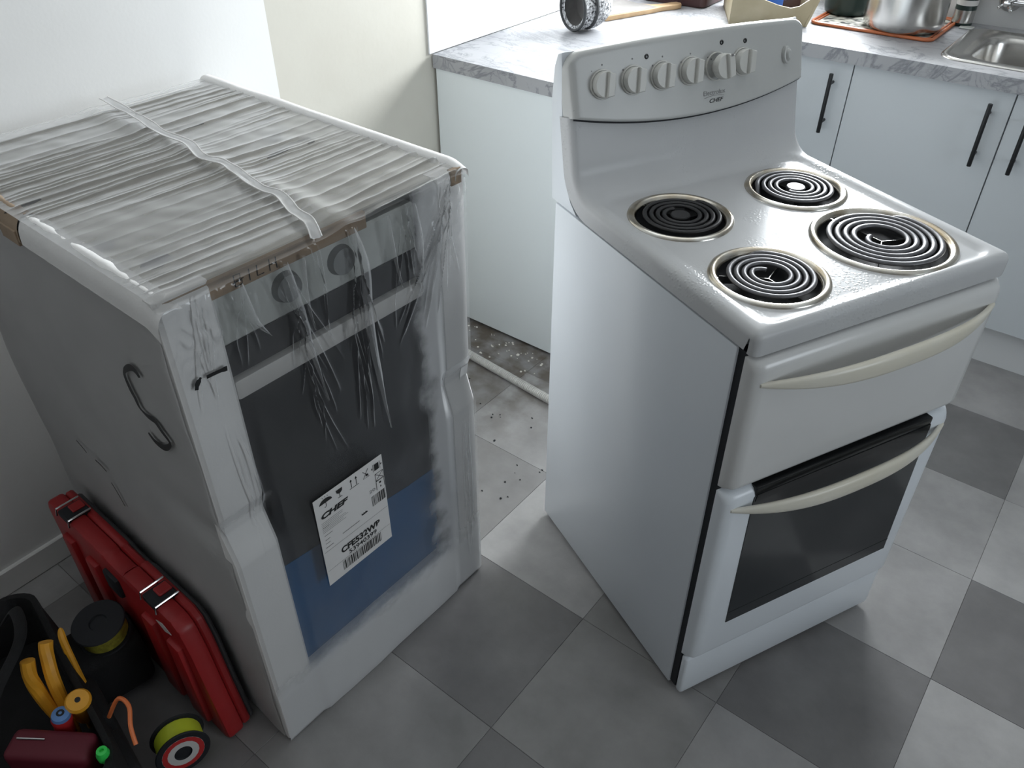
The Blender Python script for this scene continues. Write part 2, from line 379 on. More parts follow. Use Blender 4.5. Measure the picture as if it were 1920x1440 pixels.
# ------------------------------------------------------------------ the setting
X0, Y0, T = 1.13556, -.15854, .34
fl = struct('floor', bx((-.1, FY-.1, -.06), (RX+.1, BY+.1, -.0020)), M['joint'], smooth=False)
tones = [tile_mat('vinyl_tile_dark', (.185, .181, .181), 1), tile_mat('vinyl_tile_mid', (.26, .255, .252), 0), tile_mat('vinyl_tile_light', (.335, .33, .327), 0), tile_mat('vinyl_tile_pale', (.385, .38, .376), 0)]
TONE = {(1, 0): 2, (2, 0): 0, (2, -1): 3, (1, -1): 0, (2, 1): 3, (1, 1): 2, (1, 2): 0, (1, 3): 2, (2, 2): 2, (-1, -2): 0, (-1, -1): 3, (0, -1): 1, (0, -2): 1, (-1, -3): 1, (0, -3): 0, (0, -4): 1, (1, -2): 2, (1, -3): 1,
        (-2, -1): 1, (-2, 0): 2, (-1, 0): 3, (-2, 1): 1, (-3, 0): 1, (-3, -1): 0, (-4, 0): 1, (0, 0): 1, (-3, -4): 1, (-2, -4): 0, (-2, -3): 1, (2, -2): 0}
tmesh = {}
g = .00035
def tile(i, j):
    k = TONE.get((i, j), random.choice((0, 1, 2, 3, 1, 2)))
    if k not in tmesh:
        bm = bx((g, g, -.0036), (T-g, T-g, 0), .0005, 1); o = obj('tile', bm, tones[k], fl, smooth=False); tmesh[k] = o.data
    else:
        o = bpy.data.objects.new('tile', tmesh[k]); COL.objects.link(o); o.parent = fl
    o.location = (X0+i*T, Y0+j*T, 0)
for i in range(-4, 5):
    for j in range(-6, 5): tile(i, j)
# floor beyond the tiles laid out singly: the same covering, out of the photograph
bm = bmesh.new()
for a, b in (((X0+5*T, FY), (RX, BY)), ((-.1, FY), (X0+5*T, Y0-6*T))): box(bm, (*a, -.0036), (*b, 0))
o = obj('vinyl_sheet', bm, tones[1], fl, smooth=False); o['kind'] = 'stuff'

# left wall: painted sheet in front, bare cream plaster where the cooker stood
bm = bmesh.new()
ys = [FY-.1, -.265, BY+.1]
for k in range(2):
    f0 = len(bm.faces); box(bm, (-.1, ys[k], -.05), (0 if k else .0, ys[k+1], CEIL)); bm.faces.ensure_lookup_table()
    for f in bm.faces[f0:]: f.material_index = k
struct('wall_left', bm, None, smooth=False, mats=[M['wall'], M['cream']])
bm = bmesh.new()
for lo, hi in (((-.1, BY, -.05), (WX0, BY+.12, CEIL)), ((WX1, BY, -.05), (RX+.1, BY+.12, CEIL)), ((WX0, BY, -.05), (WX1, BY+.12, WZ0)), ((WX0, BY, WZ1), (WX1, BY+.12, CEIL))): box(bm, lo, hi)
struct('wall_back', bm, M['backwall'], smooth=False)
bm = bmesh.new()
for lo, hi in (((RX, FY-.1, -.05), (RX+.12, VY0, CEIL)), ((RX, VY1, -.05), (RX+.12, BY+.1, CEIL)), ((RX, VY0, -.05), (RX+.12, VY1, VZ0)), ((RX, VY0, VZ1), (RX+.12, VY1, CEIL))): box(bm, lo, hi)
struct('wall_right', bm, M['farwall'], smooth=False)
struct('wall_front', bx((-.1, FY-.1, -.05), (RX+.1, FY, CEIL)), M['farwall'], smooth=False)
struct('ceiling', bx((-.1, FY-.1, CEIL), (RX+.1, BY+.12, CEIL+.08)), M['ceil'], smooth=False)
bm = bmesh.new(); fw = .045
for lo, hi in (((WX0, BY+.03, WZ0), (WX0+fw, BY+.09, WZ1)), ((WX1-fw, BY+.03, WZ0), (WX1, BY+.09, WZ1)), ((WX0, BY+.03, WZ0), (WX1, BY+.09, WZ0+fw)), ((WX0, BY+.03, WZ1-fw), (WX1, BY+.09, WZ1))): box(bm, lo, hi)
struct('window_1', bm, M['trim'], smooth=False)
bm = bmesh.new()
for lo, hi in (((RX+.03, VY0, VZ0), (RX+.09, VY0+fw, VZ1)), ((RX+.03, VY1-fw, VZ0), (RX+.09, VY1, VZ1)), ((RX+.03, VY0, VZ0), (RX+.09, VY1, VZ0+fw)), ((RX+.03, VY0, VZ1-fw), (RX+.09, VY1, VZ1))): box(bm, lo, hi)
struct('fill_window', bm, M['trim'], smooth=False)  # frame of the unseen window added for side fill
struct('baseboard_left', bx((0, FY, 0), (.012, -.45, .072), .003, 1), M['trim'], smooth=False)
struct('trim_1', bx((0, .283, .906), (.006, BY, 1.55), .001, 1), M['splash'], smooth=False)

# ------------------------------------------------------------------ kitchen run
HC, CT, YE, YF = .905, .0397, .294, 1.098
XL = .60
# worktop, L-shaped, with the sink cut-out
SX0, SX1, SY0, SY1 = 1.22, 1.77, 1.185, 1.53
bm = bmesh.new()
def cells(xs, ys_, keep, z0, z1):
    vs = {}
    def v(i, j, k):
        if (i, j, k) not in vs: vs[(i, j, k)] = bm.verts.new((xs[i], ys_[j], (z0, z1)[k]))
        return vs[(i, j, k)]
    nx, ny = len(xs)-1, len(ys_)-1
    K = lambda i, j: 0 <= i < nx and 0 <= j < ny and keep(i, j)
    for i in range(nx):
        for j in range(ny):
            if not K(i, j): continue
            bm.faces.new((v(i, j, 1), v(i+1, j, 1), v(i+1, j+1, 1), v(i, j+1, 1)))
            bm.faces.new((v(i, j, 0), v(i, j+1, 0), v(i+1, j+1, 0), v(i+1, j, 0)))
            for di, dj, a, b in ((-1, 0, (i, j+1), (i, j)), (1, 0, (i+1, j), (i+1, j+1)), (0, -1, (i, j), (i+1, j)), (0, 1, (i+1, j+1), (i, j+1))):
                if not K(i+di, j+dj): bm.faces.new((v(*a, 0), v(*b, 0), v(*b, 1), v(*a, 1)))
cells([0.0065, XL, SX0, SX1, 1.92], [YE, YF-.02, SY0, SY1, BY-.001], lambda i, j: (j >= 1 or i == 0) and not (i == 2 and j == 2), HC-CT, HC)
o = obj('worktop', bm, M['marble'], smooth=False); tag(o, 'white marble-patterned worktop running along left wall and under sink', 'worktop')
# left base cabinet whose end panel faces the gap
t = thing('base_cabinet', 'white base cabinet with plain end panel beside the empty cooker gap', 'cabinet', (.012, YE+.006, 0))
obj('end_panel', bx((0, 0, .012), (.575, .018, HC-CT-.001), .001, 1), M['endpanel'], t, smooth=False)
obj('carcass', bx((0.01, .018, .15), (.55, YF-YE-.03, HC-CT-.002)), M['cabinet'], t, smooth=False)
for y in (.12, .5): obj('leg', lathe([(.018, 0), (.018, .15)], 12, M4=Matrix.Translation((.3, y, 0)), cap0=True, cap1=True), M['cavity'], t)
def bar_handle(parent, x, y, z0, z1):
    bm = bmesh.new(); zc = (z0+z1)/2; L_ = z1-z0
    lathe([(.0, z0), (.0058, z0), (.0062, z0+.001), (.0062, z1-.001), (.0058, z1), (0, z1)], 14, bm, Matrix.Translation((x, y-.032, 0)))
    for s in (-1, 1):
        lathe([(.0, 0), (.0048, 0), (.0048, .032), (0, .032)], 10, bm, axis_m((x, y, zc+s*(L_/2-.032)), (0, -1, 0)))
    return obj('handle', bm, M['black'], parent)
DT, DB = HC-CT-.004, .155
# corner unit: one door, handle on its right
t = thing('base_cabinet', 'white base cabinet with single door between the corner and the sink unit', 'cabinet', (.0, YF, 0))
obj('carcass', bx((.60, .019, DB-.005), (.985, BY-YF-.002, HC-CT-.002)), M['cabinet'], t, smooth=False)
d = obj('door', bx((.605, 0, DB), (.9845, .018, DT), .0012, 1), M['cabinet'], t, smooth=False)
bar_handle(d, .934, 0, .650, .832)
obj('plinth', bx((.60, .058, 0), (.987, .074, .15)), M['plinth'], t, smooth=False)
# sink unit: two doors, handles meeting
t = thing('base_cabinet', 'white two-door base cabinet under the steel sink', 'cabinet', (.0, YF, 0))
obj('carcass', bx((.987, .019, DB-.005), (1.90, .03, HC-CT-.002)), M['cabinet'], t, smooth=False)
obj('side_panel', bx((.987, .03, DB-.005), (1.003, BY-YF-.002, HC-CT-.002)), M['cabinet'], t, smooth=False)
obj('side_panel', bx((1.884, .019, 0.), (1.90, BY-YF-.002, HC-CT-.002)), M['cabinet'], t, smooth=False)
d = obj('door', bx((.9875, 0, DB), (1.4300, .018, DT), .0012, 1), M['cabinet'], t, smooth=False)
bar_handle(d, 1.380, 0, .652, .832)
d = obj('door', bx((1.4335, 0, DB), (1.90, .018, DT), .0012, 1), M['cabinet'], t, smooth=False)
bar_handle(d, 1.482, 0, .652, .832)
obj('plinth', bx((.9875, .058, 0), (1.884, .074, .15)), M['plinth'], t, smooth=False)
# sink
t = thing('sink', 'stainless steel inset sink with rounded corners set in the worktop', 'sink', (0, 0, HC))
def rl(x0, y0, x1, y1, r, z): return [(x, y, z) for x, y in rrect(x0, y0, x1, y1, r, 7)]
ox0, oy0, ox1, oy1 = 1.19, 1.148, 1.80, 1.555
bx0, by0, bx1, by1 = 1.262, 1.198, 1.735, 1.50
bm = loft([rl(ox0, oy0, ox1, oy1, .06, .0005), rl(ox0+.001, oy0+.001, ox1-.001, oy1-.001, .06, .004), rl(ox0+.008, oy0+.008, ox1-.008, oy1-.008, .055, .006),
           rl(ox0+.022, oy0+.016, ox1-.02, oy1-.016, .05, .0055), rl(ox0+.03, oy0+.022, ox1-.025, oy1-.022, .05, .002),
           rl(bx0-.006, by0-.006, bx1+.006, by1+.006, .07, .0015), rl(bx0, by0, bx1, by1, .07, -.004), rl(bx0+.004, by0+.004, bx1-.004, by1-.004, .068, -.02), rl(bx0+.014, by0+.014, bx1-.014, by1-.014, .06, -.14), rl(bx0+.05, by0+.05, bx1-.05, by1-.05, .05, -.155)], cap1=True)
obj('rim_and_bowl', bm, M['steel'], t, ang=60)
obj('drain', lathe([(0, -.1545), (.03, -.1545), (.035, -.153), (.04, -.1545)], 24, M4=Matrix.Translation((1.5, 1.35, 0))), M['chrome'], t)
# wall tap above the sink
t = thing('wall_tap', 'chrome cross-handled tap on the wall above the sink', 'tap', (1.262, BY, .985))
obj('escutcheon', lathe([(0, .012), (.018, .012), (.03, .006), (.034, 0)], 24, M4=axis_m((0, 0, 0), (0, -1, 0))), M['steel'], t)
obj('stem', lathe([(.009, 0), (.009, .05), (0, .052)], 14, M4=axis_m((0, -.01, 0), (0, -1, 0))), M['chrome'], t)
bm = bmesh.new()
for k in range(4):
    a = R(35+90*k); d = Vector((math.cos(a), 0, math.sin(a)))
    lathe([(.004, .004), (.005, .016), (.0065, .024), (.0045, .029), (0, .03)], 10, bm, axis_m((0, -.05, 0), d))
lathe([(0, .012), (.010, .010), (.012, 0), (.010, -.008)], 14, bm, axis_m((0, -.05, 0), (0, -1, 0)))
obj('cross_handle', bm, M['chrome'], t)
obj('spout', tube(spline([(.11, -.002, .03), (.11, -.05, .045), (.11, -.12, .04), (.11, -.15, .0)]), .011, 12), M['chrome'], t)
obj('tap_body', tube([(0, -.02, 0), (.22, -.02, 0)], .011, 12), M['chrome'], t)

# ------------------------------------------------------------------ the old white stove
SW = .5415
S = thing('electric_stove', 'old white upright electric stove with four coil burners, pulled out from the counter', 'stove', (1.37416, -.52588, 0), R(64.674))
obj('body', bx((0, .0, .012), (SW, .560, .8955), .0035, 2), M['white'], S)
obj('front_frame', bx((.004, -.0175, .02), (SW-.004, .001, .895)), M['cavity'], S, smooth=False)
for u in (.05, SW-.05):
    for v in (.03, .5): obj('foot', lathe([(.016, 0), (.018, .006), (.018, .02)], 14, M4=Matrix.Translation((u, v, 0)), cap0=True, cap1=True), M['cavity'], S)
obj('kick_panel', bx((.002, -.036, .014), (SW-.002, -.0178, .137), .008, 3), M['white'], S)

# doors: slabs with a deep rounded edge
def slab(z0, z1, v0=-.018, v1=-.0465, rb=.014):
    bm = bmesh.new(); e = .0
    lo = [(.001, v0), (.001, v0-.008), (.0035, v1+.010), (.013, v1+.0015), (.026, v1), (SW-.026, v1), (SW-.013, v1+.0015), (SW-.0035, v1+.010), (SW-.001, v0-.008), (SW-.001, v0)]
    levels = [(z0, .010, 1.0), (z0+.004, .004, 1.0), (z0+.010, .001, 1.0), (z0+.016, 0, 1), (z1-.020, 0, 1), (z1-.010, .003, 1), (z1-.004, .008, 1), (z1, .016, 1)]
    loops = [[(u, min(v0, v+ins) if v < v0-.001 else v0, z) for u, v in lo] for z, ins, _ in levels]
    return loft(loops, bm, True, True)
od = obj('oven_door', slab(.143, .611), M['white'], S, ang=50)
gd = obj('grill_door', slab(.622, .890), M['grillwhite'], S, ang=50)
# oven window, a trapezium reaching the top of the door
V1 = -.0465
gp = [(.072, .238), (.500, .216+.022), (.484, .600), (.076, .600)]
gp = [(.071, .236), (.498, .236), (.484, .592), (.478, .598), (.070, .598), (.062, .590), (.062, .565)]
obj('oven_window', bevel_all(prism(gp, lambda p, d: (p[0], d, p[1]), V1+.002, V1-.0012), .0006, 1), M['ovenglass'], od)
gi = [(.070, .2365), (.499, .2365), (.4985, .262), (.070, .262)]
obj('glass_border', prism([(.0712, .2662), (.497, .2662), (.497, .2675), (.0712, .2675)], lambda p, d: (p[0], d, p[1]), V1+.001, V1-.0016), M['ovenin'], od, smooth=False)
obj('glass_border', prism([(.066, .580), (.484, .580), (.482, .5955), (.068, .5955)], lambda p, d: (p[0], d, p[1]), V1+.001, V1-.0022), M['ovenin'], od, smooth=False)
def bow_handle(z, mat, parent, name='handle'):
    pts, rad = [], []
    n = 40
    bm = bmesh.new(); rings = []
    for k in range(n+1):
        s = k/n; t = 2*s-1
        u = .016+(SW-.032)*s
        bow = (1-abs(t)**2.6)
        v = V1+.003-.046*bow; hh = .0035+.0150*(1-abs(t)**2.6); th = .0045+.0035*(1-t*t)
        zz = z+.000*bow
        P = Vector((u, v, zz))
        sec = []
        for m in range(14):
            a = 2*PI*m/14; c, s_ = math.cos(a), math.sin(a)
            sec.append(P+Vector((0, -th*math.copysign(abs(c)**.8, c), hh*math.copysign(abs(s_)**.7, s_))))
        rings.append(sec)
    loft(rings, bm, True, True)
    return obj(name, bm, mat, parent, ang=60)
obj('glass_top', bx((.064, V1-.0014, .588), (.484, -.021, .6118), .0035, 2), M['ovenin'], od)
bow_handle(.848, M['yellowed'], gd)
bow_handle(.577, M['yellowed'], od)

# cooktop and splash back: one pressed steel skin
prof = []
LIP = .897
prof += [(-.0345, LIP-.001), (-.0355, LIP+.006), (-.0358, .921)]
for k in range(6):
    a = R(180-90*k/5); prof.append((-.0208+.015*math.cos(a), .9235+.0148*math.sin(a)))
for k in range(1, 61): prof.append((-.0208+(.437+.0208)*k/60, .9383))
for k in range(1, 12):
    a = R(-90+82*k/11); prof.append((.437+.058*math.cos(a), .9383+.058+.058*math.sin(a)))
x0_, z0_ = prof[-1]
for k in range(1, 7): prof.append((x0_+(.5155-x0_)*k/6, z0_+(1.079-z0_)*k/6))
ns = len(prof)
def pnorm(i):
    a = Vector(prof[max(i-1, 0)]); b = Vector(prof[min(i+1, ns-1)]); t = (b-a).normalized(); return Vector((-t.y, t.x))
cross = [(-.001, -.0385), (-.0012, -.030), (-.0012, -.014)]
for k in range(6):
    a = R(180-90*k/5); cross.append((.0128+.014*math.cos(a), -.014+.014*math.sin(a)))
left = cross[:]; mid = [(.0128+(SW-.0256)*k/64, 0.) for k in range(1, 64)]
cross = left+mid+[(SW-u, o) for u, o in reversed(left)]
def recess(u, v):
    # pressed basin of the cooktop, inside a rounded rectangle
    r = .03; cx, cy, hx, hy = .272, .217, .242, .236
    qx, qy = abs(u-cx)-(hx-r), abs(v-cy)-(hy-r)
    d = math.hypot(max(qx, 0), max(qy, 0))+min(max(qx, qy), 0)-r
    return -.0055*sst(.004, -.010, d)
bm = bmesh.new(); V = []
for (u, off) in cross:
    row = []
    for i, (v, z) in enumerate(prof):
        n = pnorm(i); o_ = off
        front = sst(0, 8, i)                                    # the front lip keeps its corner rounded in plan
        if i < 9: o_ = off if off > -.014 else -.014+(off+.014)*.0
        if 7 < i < 72: o_ += recess(u, v) if off > -.001 else 0
        p = Vector((v, z))+n*o_
        if off <= -.014 and 3 <= i < 9 and False: pass
        row.append(bm.verts.new((u, p.x, max(p.y, LIP-.001) if i < 75 else p.y)))
    V.append(row)
for i in range(len(V)-1):
    for j in range(ns-1): bm.faces.new((V[i][j], V[i+1][j], V[i+1][j+1], V[i][j+1]))
BURN = ((.132, .094, .0975), (.1325, .3335, .0965), (.4025, .3315, .0965), (.391, .1045, .1225))
gone = [f for f in bm.faces if f.calc_center_median().z > .92 and any(math.hypot(f.calc_center_median().x-u, f.calc_center_median().y-v) < r-.0085 for u, v, r in BURN)]
bmesh.ops.delete(bm, geom=gone, context='FACES')
bmesh.ops.remove_doubles(bm, verts=bm.verts, dist=.0002)
cook = obj('cooktop', bm, M['enamel'], S, ang=60)
# rear cover behind the splash back
rc = [(.478, .8985), (.575, .8985), (.587, 1.10), (.580, 1.155), (.570, 1.178), (.556, 1.184), (.553, 1.160), (.548, 1.09), (.530, .985), (.520, .945), (.502, .918)]
obj('rear_cover', bevel_all(prism(rc, lambda p, d: (d, p[0], p[1]), .0, SW), .0025, 2), M['white'], S)

# control panel, barrel-shaped
def pv(u, z):
    t = (u-SW/2)/(SW/2); return .503+.26*(z-1.073)-.012*(1-t*t)
def pz0(u):
    t = (u-SW/2)/(SW/2); return 1.080-.029*(1-t*t)
def pz1(u):
    t = (u-SW/2)/(SW/2); d = max(0, .030-min(u, SW-u)); return 1.188+.010*(1-t*t)-(.030-math.sqrt(max(0, .0009-d*d)))
pn = Vector((0, -1, .26)).normalized()
def pf(a, b):
    # a: along, b: up the face; the border rows roll back
    ia = a; r = .013
    du = 0; back = 0
    if a < .08: k = a/.08; u = .0005+r*(1-math.cos(k*PI/2)); back = r*(1-math.sin(k*PI/2)) + (.026*(1-k*4) if k < .25 else 0)
    elif a > .92: k = (1-a)/.08; u = SW-.0005-r*(1-math.cos(k*PI/2)); back = r*(1-math.sin(k*PI/2)) + (.026*(1-k*4) if k < .25 else 0)
    else: u = .0005+r+(SW-.001-2*r)*(a-.08)/.84
    zl, zh = pz0(u), pz1(u)
    if b > .9: k = (1-b)/.1; z = zh-.010*(1-math.cos(k*PI/2)); back = max(back, .010*(1-math.sin(k*PI/2)) + (.03*(1-k*4) if k < .25 else 0))
    elif b < .06: k = b/.06; z = zl+.004*(1-math.cos(k*PI/2)); back = max(back, .004*(1-math.sin(k*PI/2)) + (.012*(1-k*3) if k < .34 else 0))
    else: z = zl+.004+(zh-zl-.014)*(b-.06)/.84
    p = Vector((u, pv(u, z), z))-pn*back
    return p
obj('panel_seam_shade', grid(60, 2, lambda a, b: Vector((.004+(SW-.008)*a, pv(.004+(SW-.008)*a, pz0(.004+(SW-.008)*a))+.0075, pz0(.004+(SW-.008)*a)-.0052+.02*b))), M['cavity'], S)  # dark strip standing in for the seam shadow below the panel
cp = obj('control_panel', grid(100, 50, pf), M['panelwhite'], S, ang=60)
def pframe(u, z, out=0.):
    P = Vector((u, pv(u, z), z))+pn*out
    X = Vector((1, 0, 0)); Z = pn; Y = Z.cross(X)
    du = .012*2*(u-SW/2)/(SW/2)**2; X = Vector((1, du, 0)).normalized(); Z = (pn-X*pn.dot(X)).normalized(); Y = Z.cross(X)
    return Matrix(((X.x, Y.x, Z.x, P.x), (X.y, Y.y, Z.y, P.y), (X.z, Y.z, Z.z, P.z), (0, 0, 0, 1)))
def make_knob(mat4, out):
    bm = bmesh.new()
    lathe([(.026, 0), (.0262, .003), (.0252, .0042), (.0238, .0042), (.0236, .002)], 36, bm)
    if out > .01: lathe([(.012, 0), (.012, out)], 16, bm)
    # D-shaped cap: round on the left, chopped on the right, two steps
    def D(cut, r, zz, n=22):
        a0 = math.acos(cut/r); return [(r*math.cos(a0+(2*PI-2*a0)*k/n), r*math.sin(a0+(2*PI-2*a0)*k/n), zz) for k in range(n+1)]
    loft([D(.0135, .0232, .003+out), D(.0132, .0230, .015+out), D(.0120, .0215, .0175+out)], bm, True, True)
    # raised grip half
    gl = lambda zz, e: [(x, y, zz) for x, y in [(-.0005+e, -.0215+e), (.013-e, -.019+e), (.0138-e, 0), (.013-e, .019-e), (-.0005+e, .0215-e)]]
    loft([gl(.016+out, 0), gl(.0235+out, 0), gl(.0250+out, .0014)], bm, True, True)
    o = obj('knob', bm, M['knob'], S, ang=40); o.matrix_local = mat4; return o
for k, u in enumerate((.063, .126, .188, .251, .311, .375)):
    out = .016 if k == 4 else 0.
    kb = make_knob(pframe(u, 1.131) @ Matrix.Rotation(R(-8 if k != 4 else 4), 4, 'Z'), out)
    if k == 4: kb['label'] = 'protruding thermostat knob'
    if k == 4: obj('knob_mark', bx((.004, .0165, .0245+out), (.009, .0205, .0262+out)), M['greyprint'], kb, smooth=False)
ob = obj('button', lathe([(.0, .0135), (.006, .0135), (.0085, .011), (.0095, .008), (.0125, .0075), (.0135, .005), (.0135, 0)], 24), M['panelwhite'], S, ang=40)
ob.matrix_local = pframe(.487, 1.128) @ Matrix.Diagonal((.72, 1.25, 1, 1))
def dot(u, z, r, name, mat):
    o = obj(name, lathe([(0, r*.5), (r*.7, r*.35), (r, 0)], 12), mat, S); o.matrix_local = pframe(u, z); return o
for u, z in ((.156, 1.1665), (.325, 1.1705), (.382, 1.1665)): dot(u, z, .0048, 'pilot_light', M['ovenin'])
for i, (u, z) in enumerate(((.0425, 1.155), (.064, 1.163), (.126, 1.166), (.106, 1.150), (.190, 1.1625), (.168, 1.150), (.252, 1.160), (.231, 1.148), (.292, 1.1485), (.300, 1.1445))):
    dot(u, z, .0017 if i else .001, 'dial_mark', M['greyprint'])
lettering('brand_lettering', 'Electrolux', .0125, M['greyprint'], pframe(.306, 1.086, .0005), S, sx=1.02)
lettering('brand_lettering', 'CHEF', .010, M['print'], pframe(.309, 1.0715, .0005), S, sx=1.35, shear=.3, bold=.0002)
mp_ = pframe(.306, 1.0797, .0005)
obj('brand_line', stroke([(-.024+.048*k/10, -.002+.003*(1-(k/5-1)**2)) for k in range(11)], .0008, lambda p: mp_ @ Vector((p[0], p[1], 0))), M['greyprint'], S)

# burners
def burner(u, v, Rr, kind, turns, coilmat, phase):
    zt = .9383-.0055
    b = obj('burner', lathe([(Rr, .0), (Rr-.001, .003), (Rr-.005, .0052), (Rr-.010, .0048), (Rr-.0145, .002), (Rr-.017, -.004)], 64), M['ring'], S, ang=60)
    b.location = (u, v, zt)
    ri = Rr-.0165
    obj('drip_bowl', lathe([(ri+.0003, -.0035), (ri-.003, -.012), (ri-.015, -.018), (.02, -.02), (0, -.02)], 48), M['bowl'], b, ang=60)
    r0, r1 = (.027 if Rr < .11 else .036), ri-.0072
    n = int(turns*44); pts = []
    for k in range(n+1):
        s = k/n; a = phase+2*PI*turns*s; r = r0+(r1-r0)*s
        zz = .0045
        if s > .985: zz -= .02*((s-.985)/.015)**2
        pts.append((r*math.cos(a), r*math.sin(a), zz))
    if kind == 'hook':
        a0 = phase; head = []
        for k in range(8):
            q = k/8; r = r0*(.55+.45*q); a = a0-.9*(1-q); head.append((r*math.cos(a), r*math.sin(a), .0045))
        pts = head+pts
    cr = (r1-r0)/turns*.37
    obj('coil', tube(pts, cr, 8, sy=.72), coilmat, b, ang=70)
    if kind == 'cap':
        obj('coil_cap', lathe([(0, .0062), (.0165, .0062), (.018, .0045), (.018, -.004)], 28), coilmat, b, ang=40)
    bm = bmesh.new()
    for k in range(3):
        a = phase+R(30+120*k); d = Vector((math.cos(a), math.sin(a), 0)); nn = Vector((-d.y, d.x, 0))
        prism([(.0, -.0145), (ri-.002, -.0145), (ri-.002, -.0005), (.0, -.0025)], lambda p, q: d*p[0]+nn*q+Vector((0, 0, p[1])), -.0007, .0007, bm)
    obj('support', bm, M['steel' if kind == 'hook' else 'bowl'], b, smooth=False)
    return b
burner(.132, .094, .0975, 'hook', 3.9, M['coilgrey'], R(120))
burner(.1325, .3335, .0965, 'cap', 3.9, M['coil'], R(80))
burner(.4025, .3315, .0965, 'cap', 3.9, M['coilgrey'], R(200))
burner(.391, .1045, .1225, 'hook', 4.6, M['coilgrey'], R(190))

# ------------------------------------------------------------------ the new cooker in its foam and film wrapping
BW, BD, BH = .585, .752, 1.054
B = thing('packaged_cooker', 'new cooker packed in white foam and clear plastic film, standing by the left wall', 'package', (.83036, -1.11418, 0), R(88.273))
obj('cooker_body', bx((.03, .045, .03), (BW-.03, BD-.04, 1.0), .004, 1), M['newwhite'], B)
# left foam-wrapped side sheet, wavy; right side sheet; back sheet
def side(u0, sgn, name):
    def f(a, b):
        v = .012+(BD-.016)*a; z = .006+(BH-.012)*b
        d = .004*nz(v*5+7*sgn, z*4)+.002*nz(v*14, z*11)
        d -= .010*math.exp(-((z-.585)/.035)**2)*sst(.25, .05, v)
        edge = min(1-b, .03)/.03
        d -= .006*(1-edge)**2
        return (u0-sgn*(.002+d), v, z)
    bm = grid(60, 80, f)
    if sgn < 0: bmesh.ops.reverse_faces(bm, faces=bm.faces)
    bmesh.ops.solidify(bm, geom=bm.faces, thickness=-.02)
    return obj(name, bm, M['foamwrap'], B, ang=60)
side(.0, 1, 'foam_side'); side(BW, -1, 'foam_side')
obj('foam_back', bx((.005, BD-.03, .004), (BW-.005, BD, BH-.01), .006, 2), M['foam'], B)
# corner posts with the hand-hold ledge half way down
pp = [(.030, 1.048), (.006, 1.048), (.002, 1.040), (.005, .65), (.014, .624), (.015, .606), (-.002, .550), (-.0045, .540), (-.0045, .10), (-.004, .012), (-.001, .002), (.030, .002)]
def post(u0, u1, name):
    bm = bmesh.new(); loops = []
    for u, k in ((u0, 1), (u0+.006, 0), (u1-.006, 0), (u1, 1)):
        loops.append([(u, v+(.006*k if v < .029 else 0), z) for v, z in pp])
    loft(loops, bm, True, True); return obj(name, bm, M['foam'], B, ang=35)
post(.0, .0835, 'foam_post'); post(.5115, BW, 'foam_post')
obj('foam_base', bx((.08, -.0052, .001), (.515, .05, .165), .008, 2), M['foam'], B)
obj('foam_edge', bx((.4745, .022, .16), (.5115, .05, 1.03), .004, 1), M['newgrey'], B)
# what shows through the film: door, bar handle, dark glass strip, control panel
obj('oven_door', bx((.084, .020, .16), (.4745, .046, .838), .004, 1), M['newdark'], B)
obj('handle_bar', bx((.084, .010, .836), (.476, .046, .872), .006, 2), M['newbar'], B)
obj('glass_strip', bx((.084, .022, .872), (.476, .046, .930), .002, 1), M['newdark'], B)
obj('control_panel', bx((.084, .018, .930), (.476, .046, 1.016), .004, 1), M['newwhite'], B)
for k in range(2):
    obj('dial', lathe([(0, .012), (.022, .012), (.026, 0)], 20, M4=axis_m((.205+.105*k, .019, .978), (0, -1, 0))), M['smudge'], B)
# blue protective film on the lower door, ragged edge
bp_ = [(.0845, .165), (.474, .165)]+[(.474-.008*abs(nz(k*.9, 3.)), .165+(.235)*k/12) for k in range(1, 12)]+[(.474, .408), (.40, .412), (.30, .424), (.20, .432), (.0845, .446)]
obj('blue_film', prism(bp_, lambda p, d: (p[0], d, p[1]), .0195, .0188), M['blue'], B, smooth=False)
# top: card sheet, foam edge strips, brown card lip with handwriting, corner card
obj('card_sheet', bx((.022, .012, 1.036), (BW-.016, BD-.02, 1.047), .002, 1), M['card'], B)
def edge_strip(u0, u1, v0, v1, name, mat):
    prof_e = spline([(u0-.001, 1.012), (u0+.001, 1.034), (u0+.009, 1.0485), (u0+.022, 1.0535), (u1, 1.047)], 4)
    def f(a, b):
        v = v0+(v1-v0)*a; w_ = .0025*nz(v*9, 2.)+.0012*nz(v*31, 5.)
        p = prof_e[min(len(prof_e)-1, round(b*16))]
        return (p.x, v, p.y+w_*sst(0, .3, b)-.016*sst(.03, -.02, v))
    return obj(name, grid(60, 16, f), mat, B)
edge_strip(-.007, .032, -.006, .378, 'foam_strip', M['foam'])
edge_strip(-.006, .028, .386, BD, 'card_strip', M['browncard'])
def right_strip(a, b):
    v = -.004+(BD+.004)*a; ang = PI*b
    return (.572-.016*math.cos(ang), v, 1.040+.0185*math.sin(ang)**.6+.002*nz(v*9, 7.)-.014*sst(.03, -.02, v))
obj('foam_strip', grid(60, 10, right_strip), M['foam'], B)
obj('card_corner', bx((-.0085, .392, 1.004), (.0, .45, 1.03), .001, 1), M['browncard'], B)
lip = obj('card_lip', bx((.012, .004, 1.018), (.36, .012, 1.046), .001, 1), M['browncard'], B)
obj('card_lip', bx((.548, -.0012, 1.022), (BW-.012, .010, 1.05), .001, 1), M['browncard'], B)
iw = lambda p: Vector((.118+p[0]*.020, .0033, 1.0225+p[1]*.018))
def ink(pts, w_, parent, fn): return obj('handwriting', stroke(pts, w_, fn), M['ink'], parent, smooth=False)
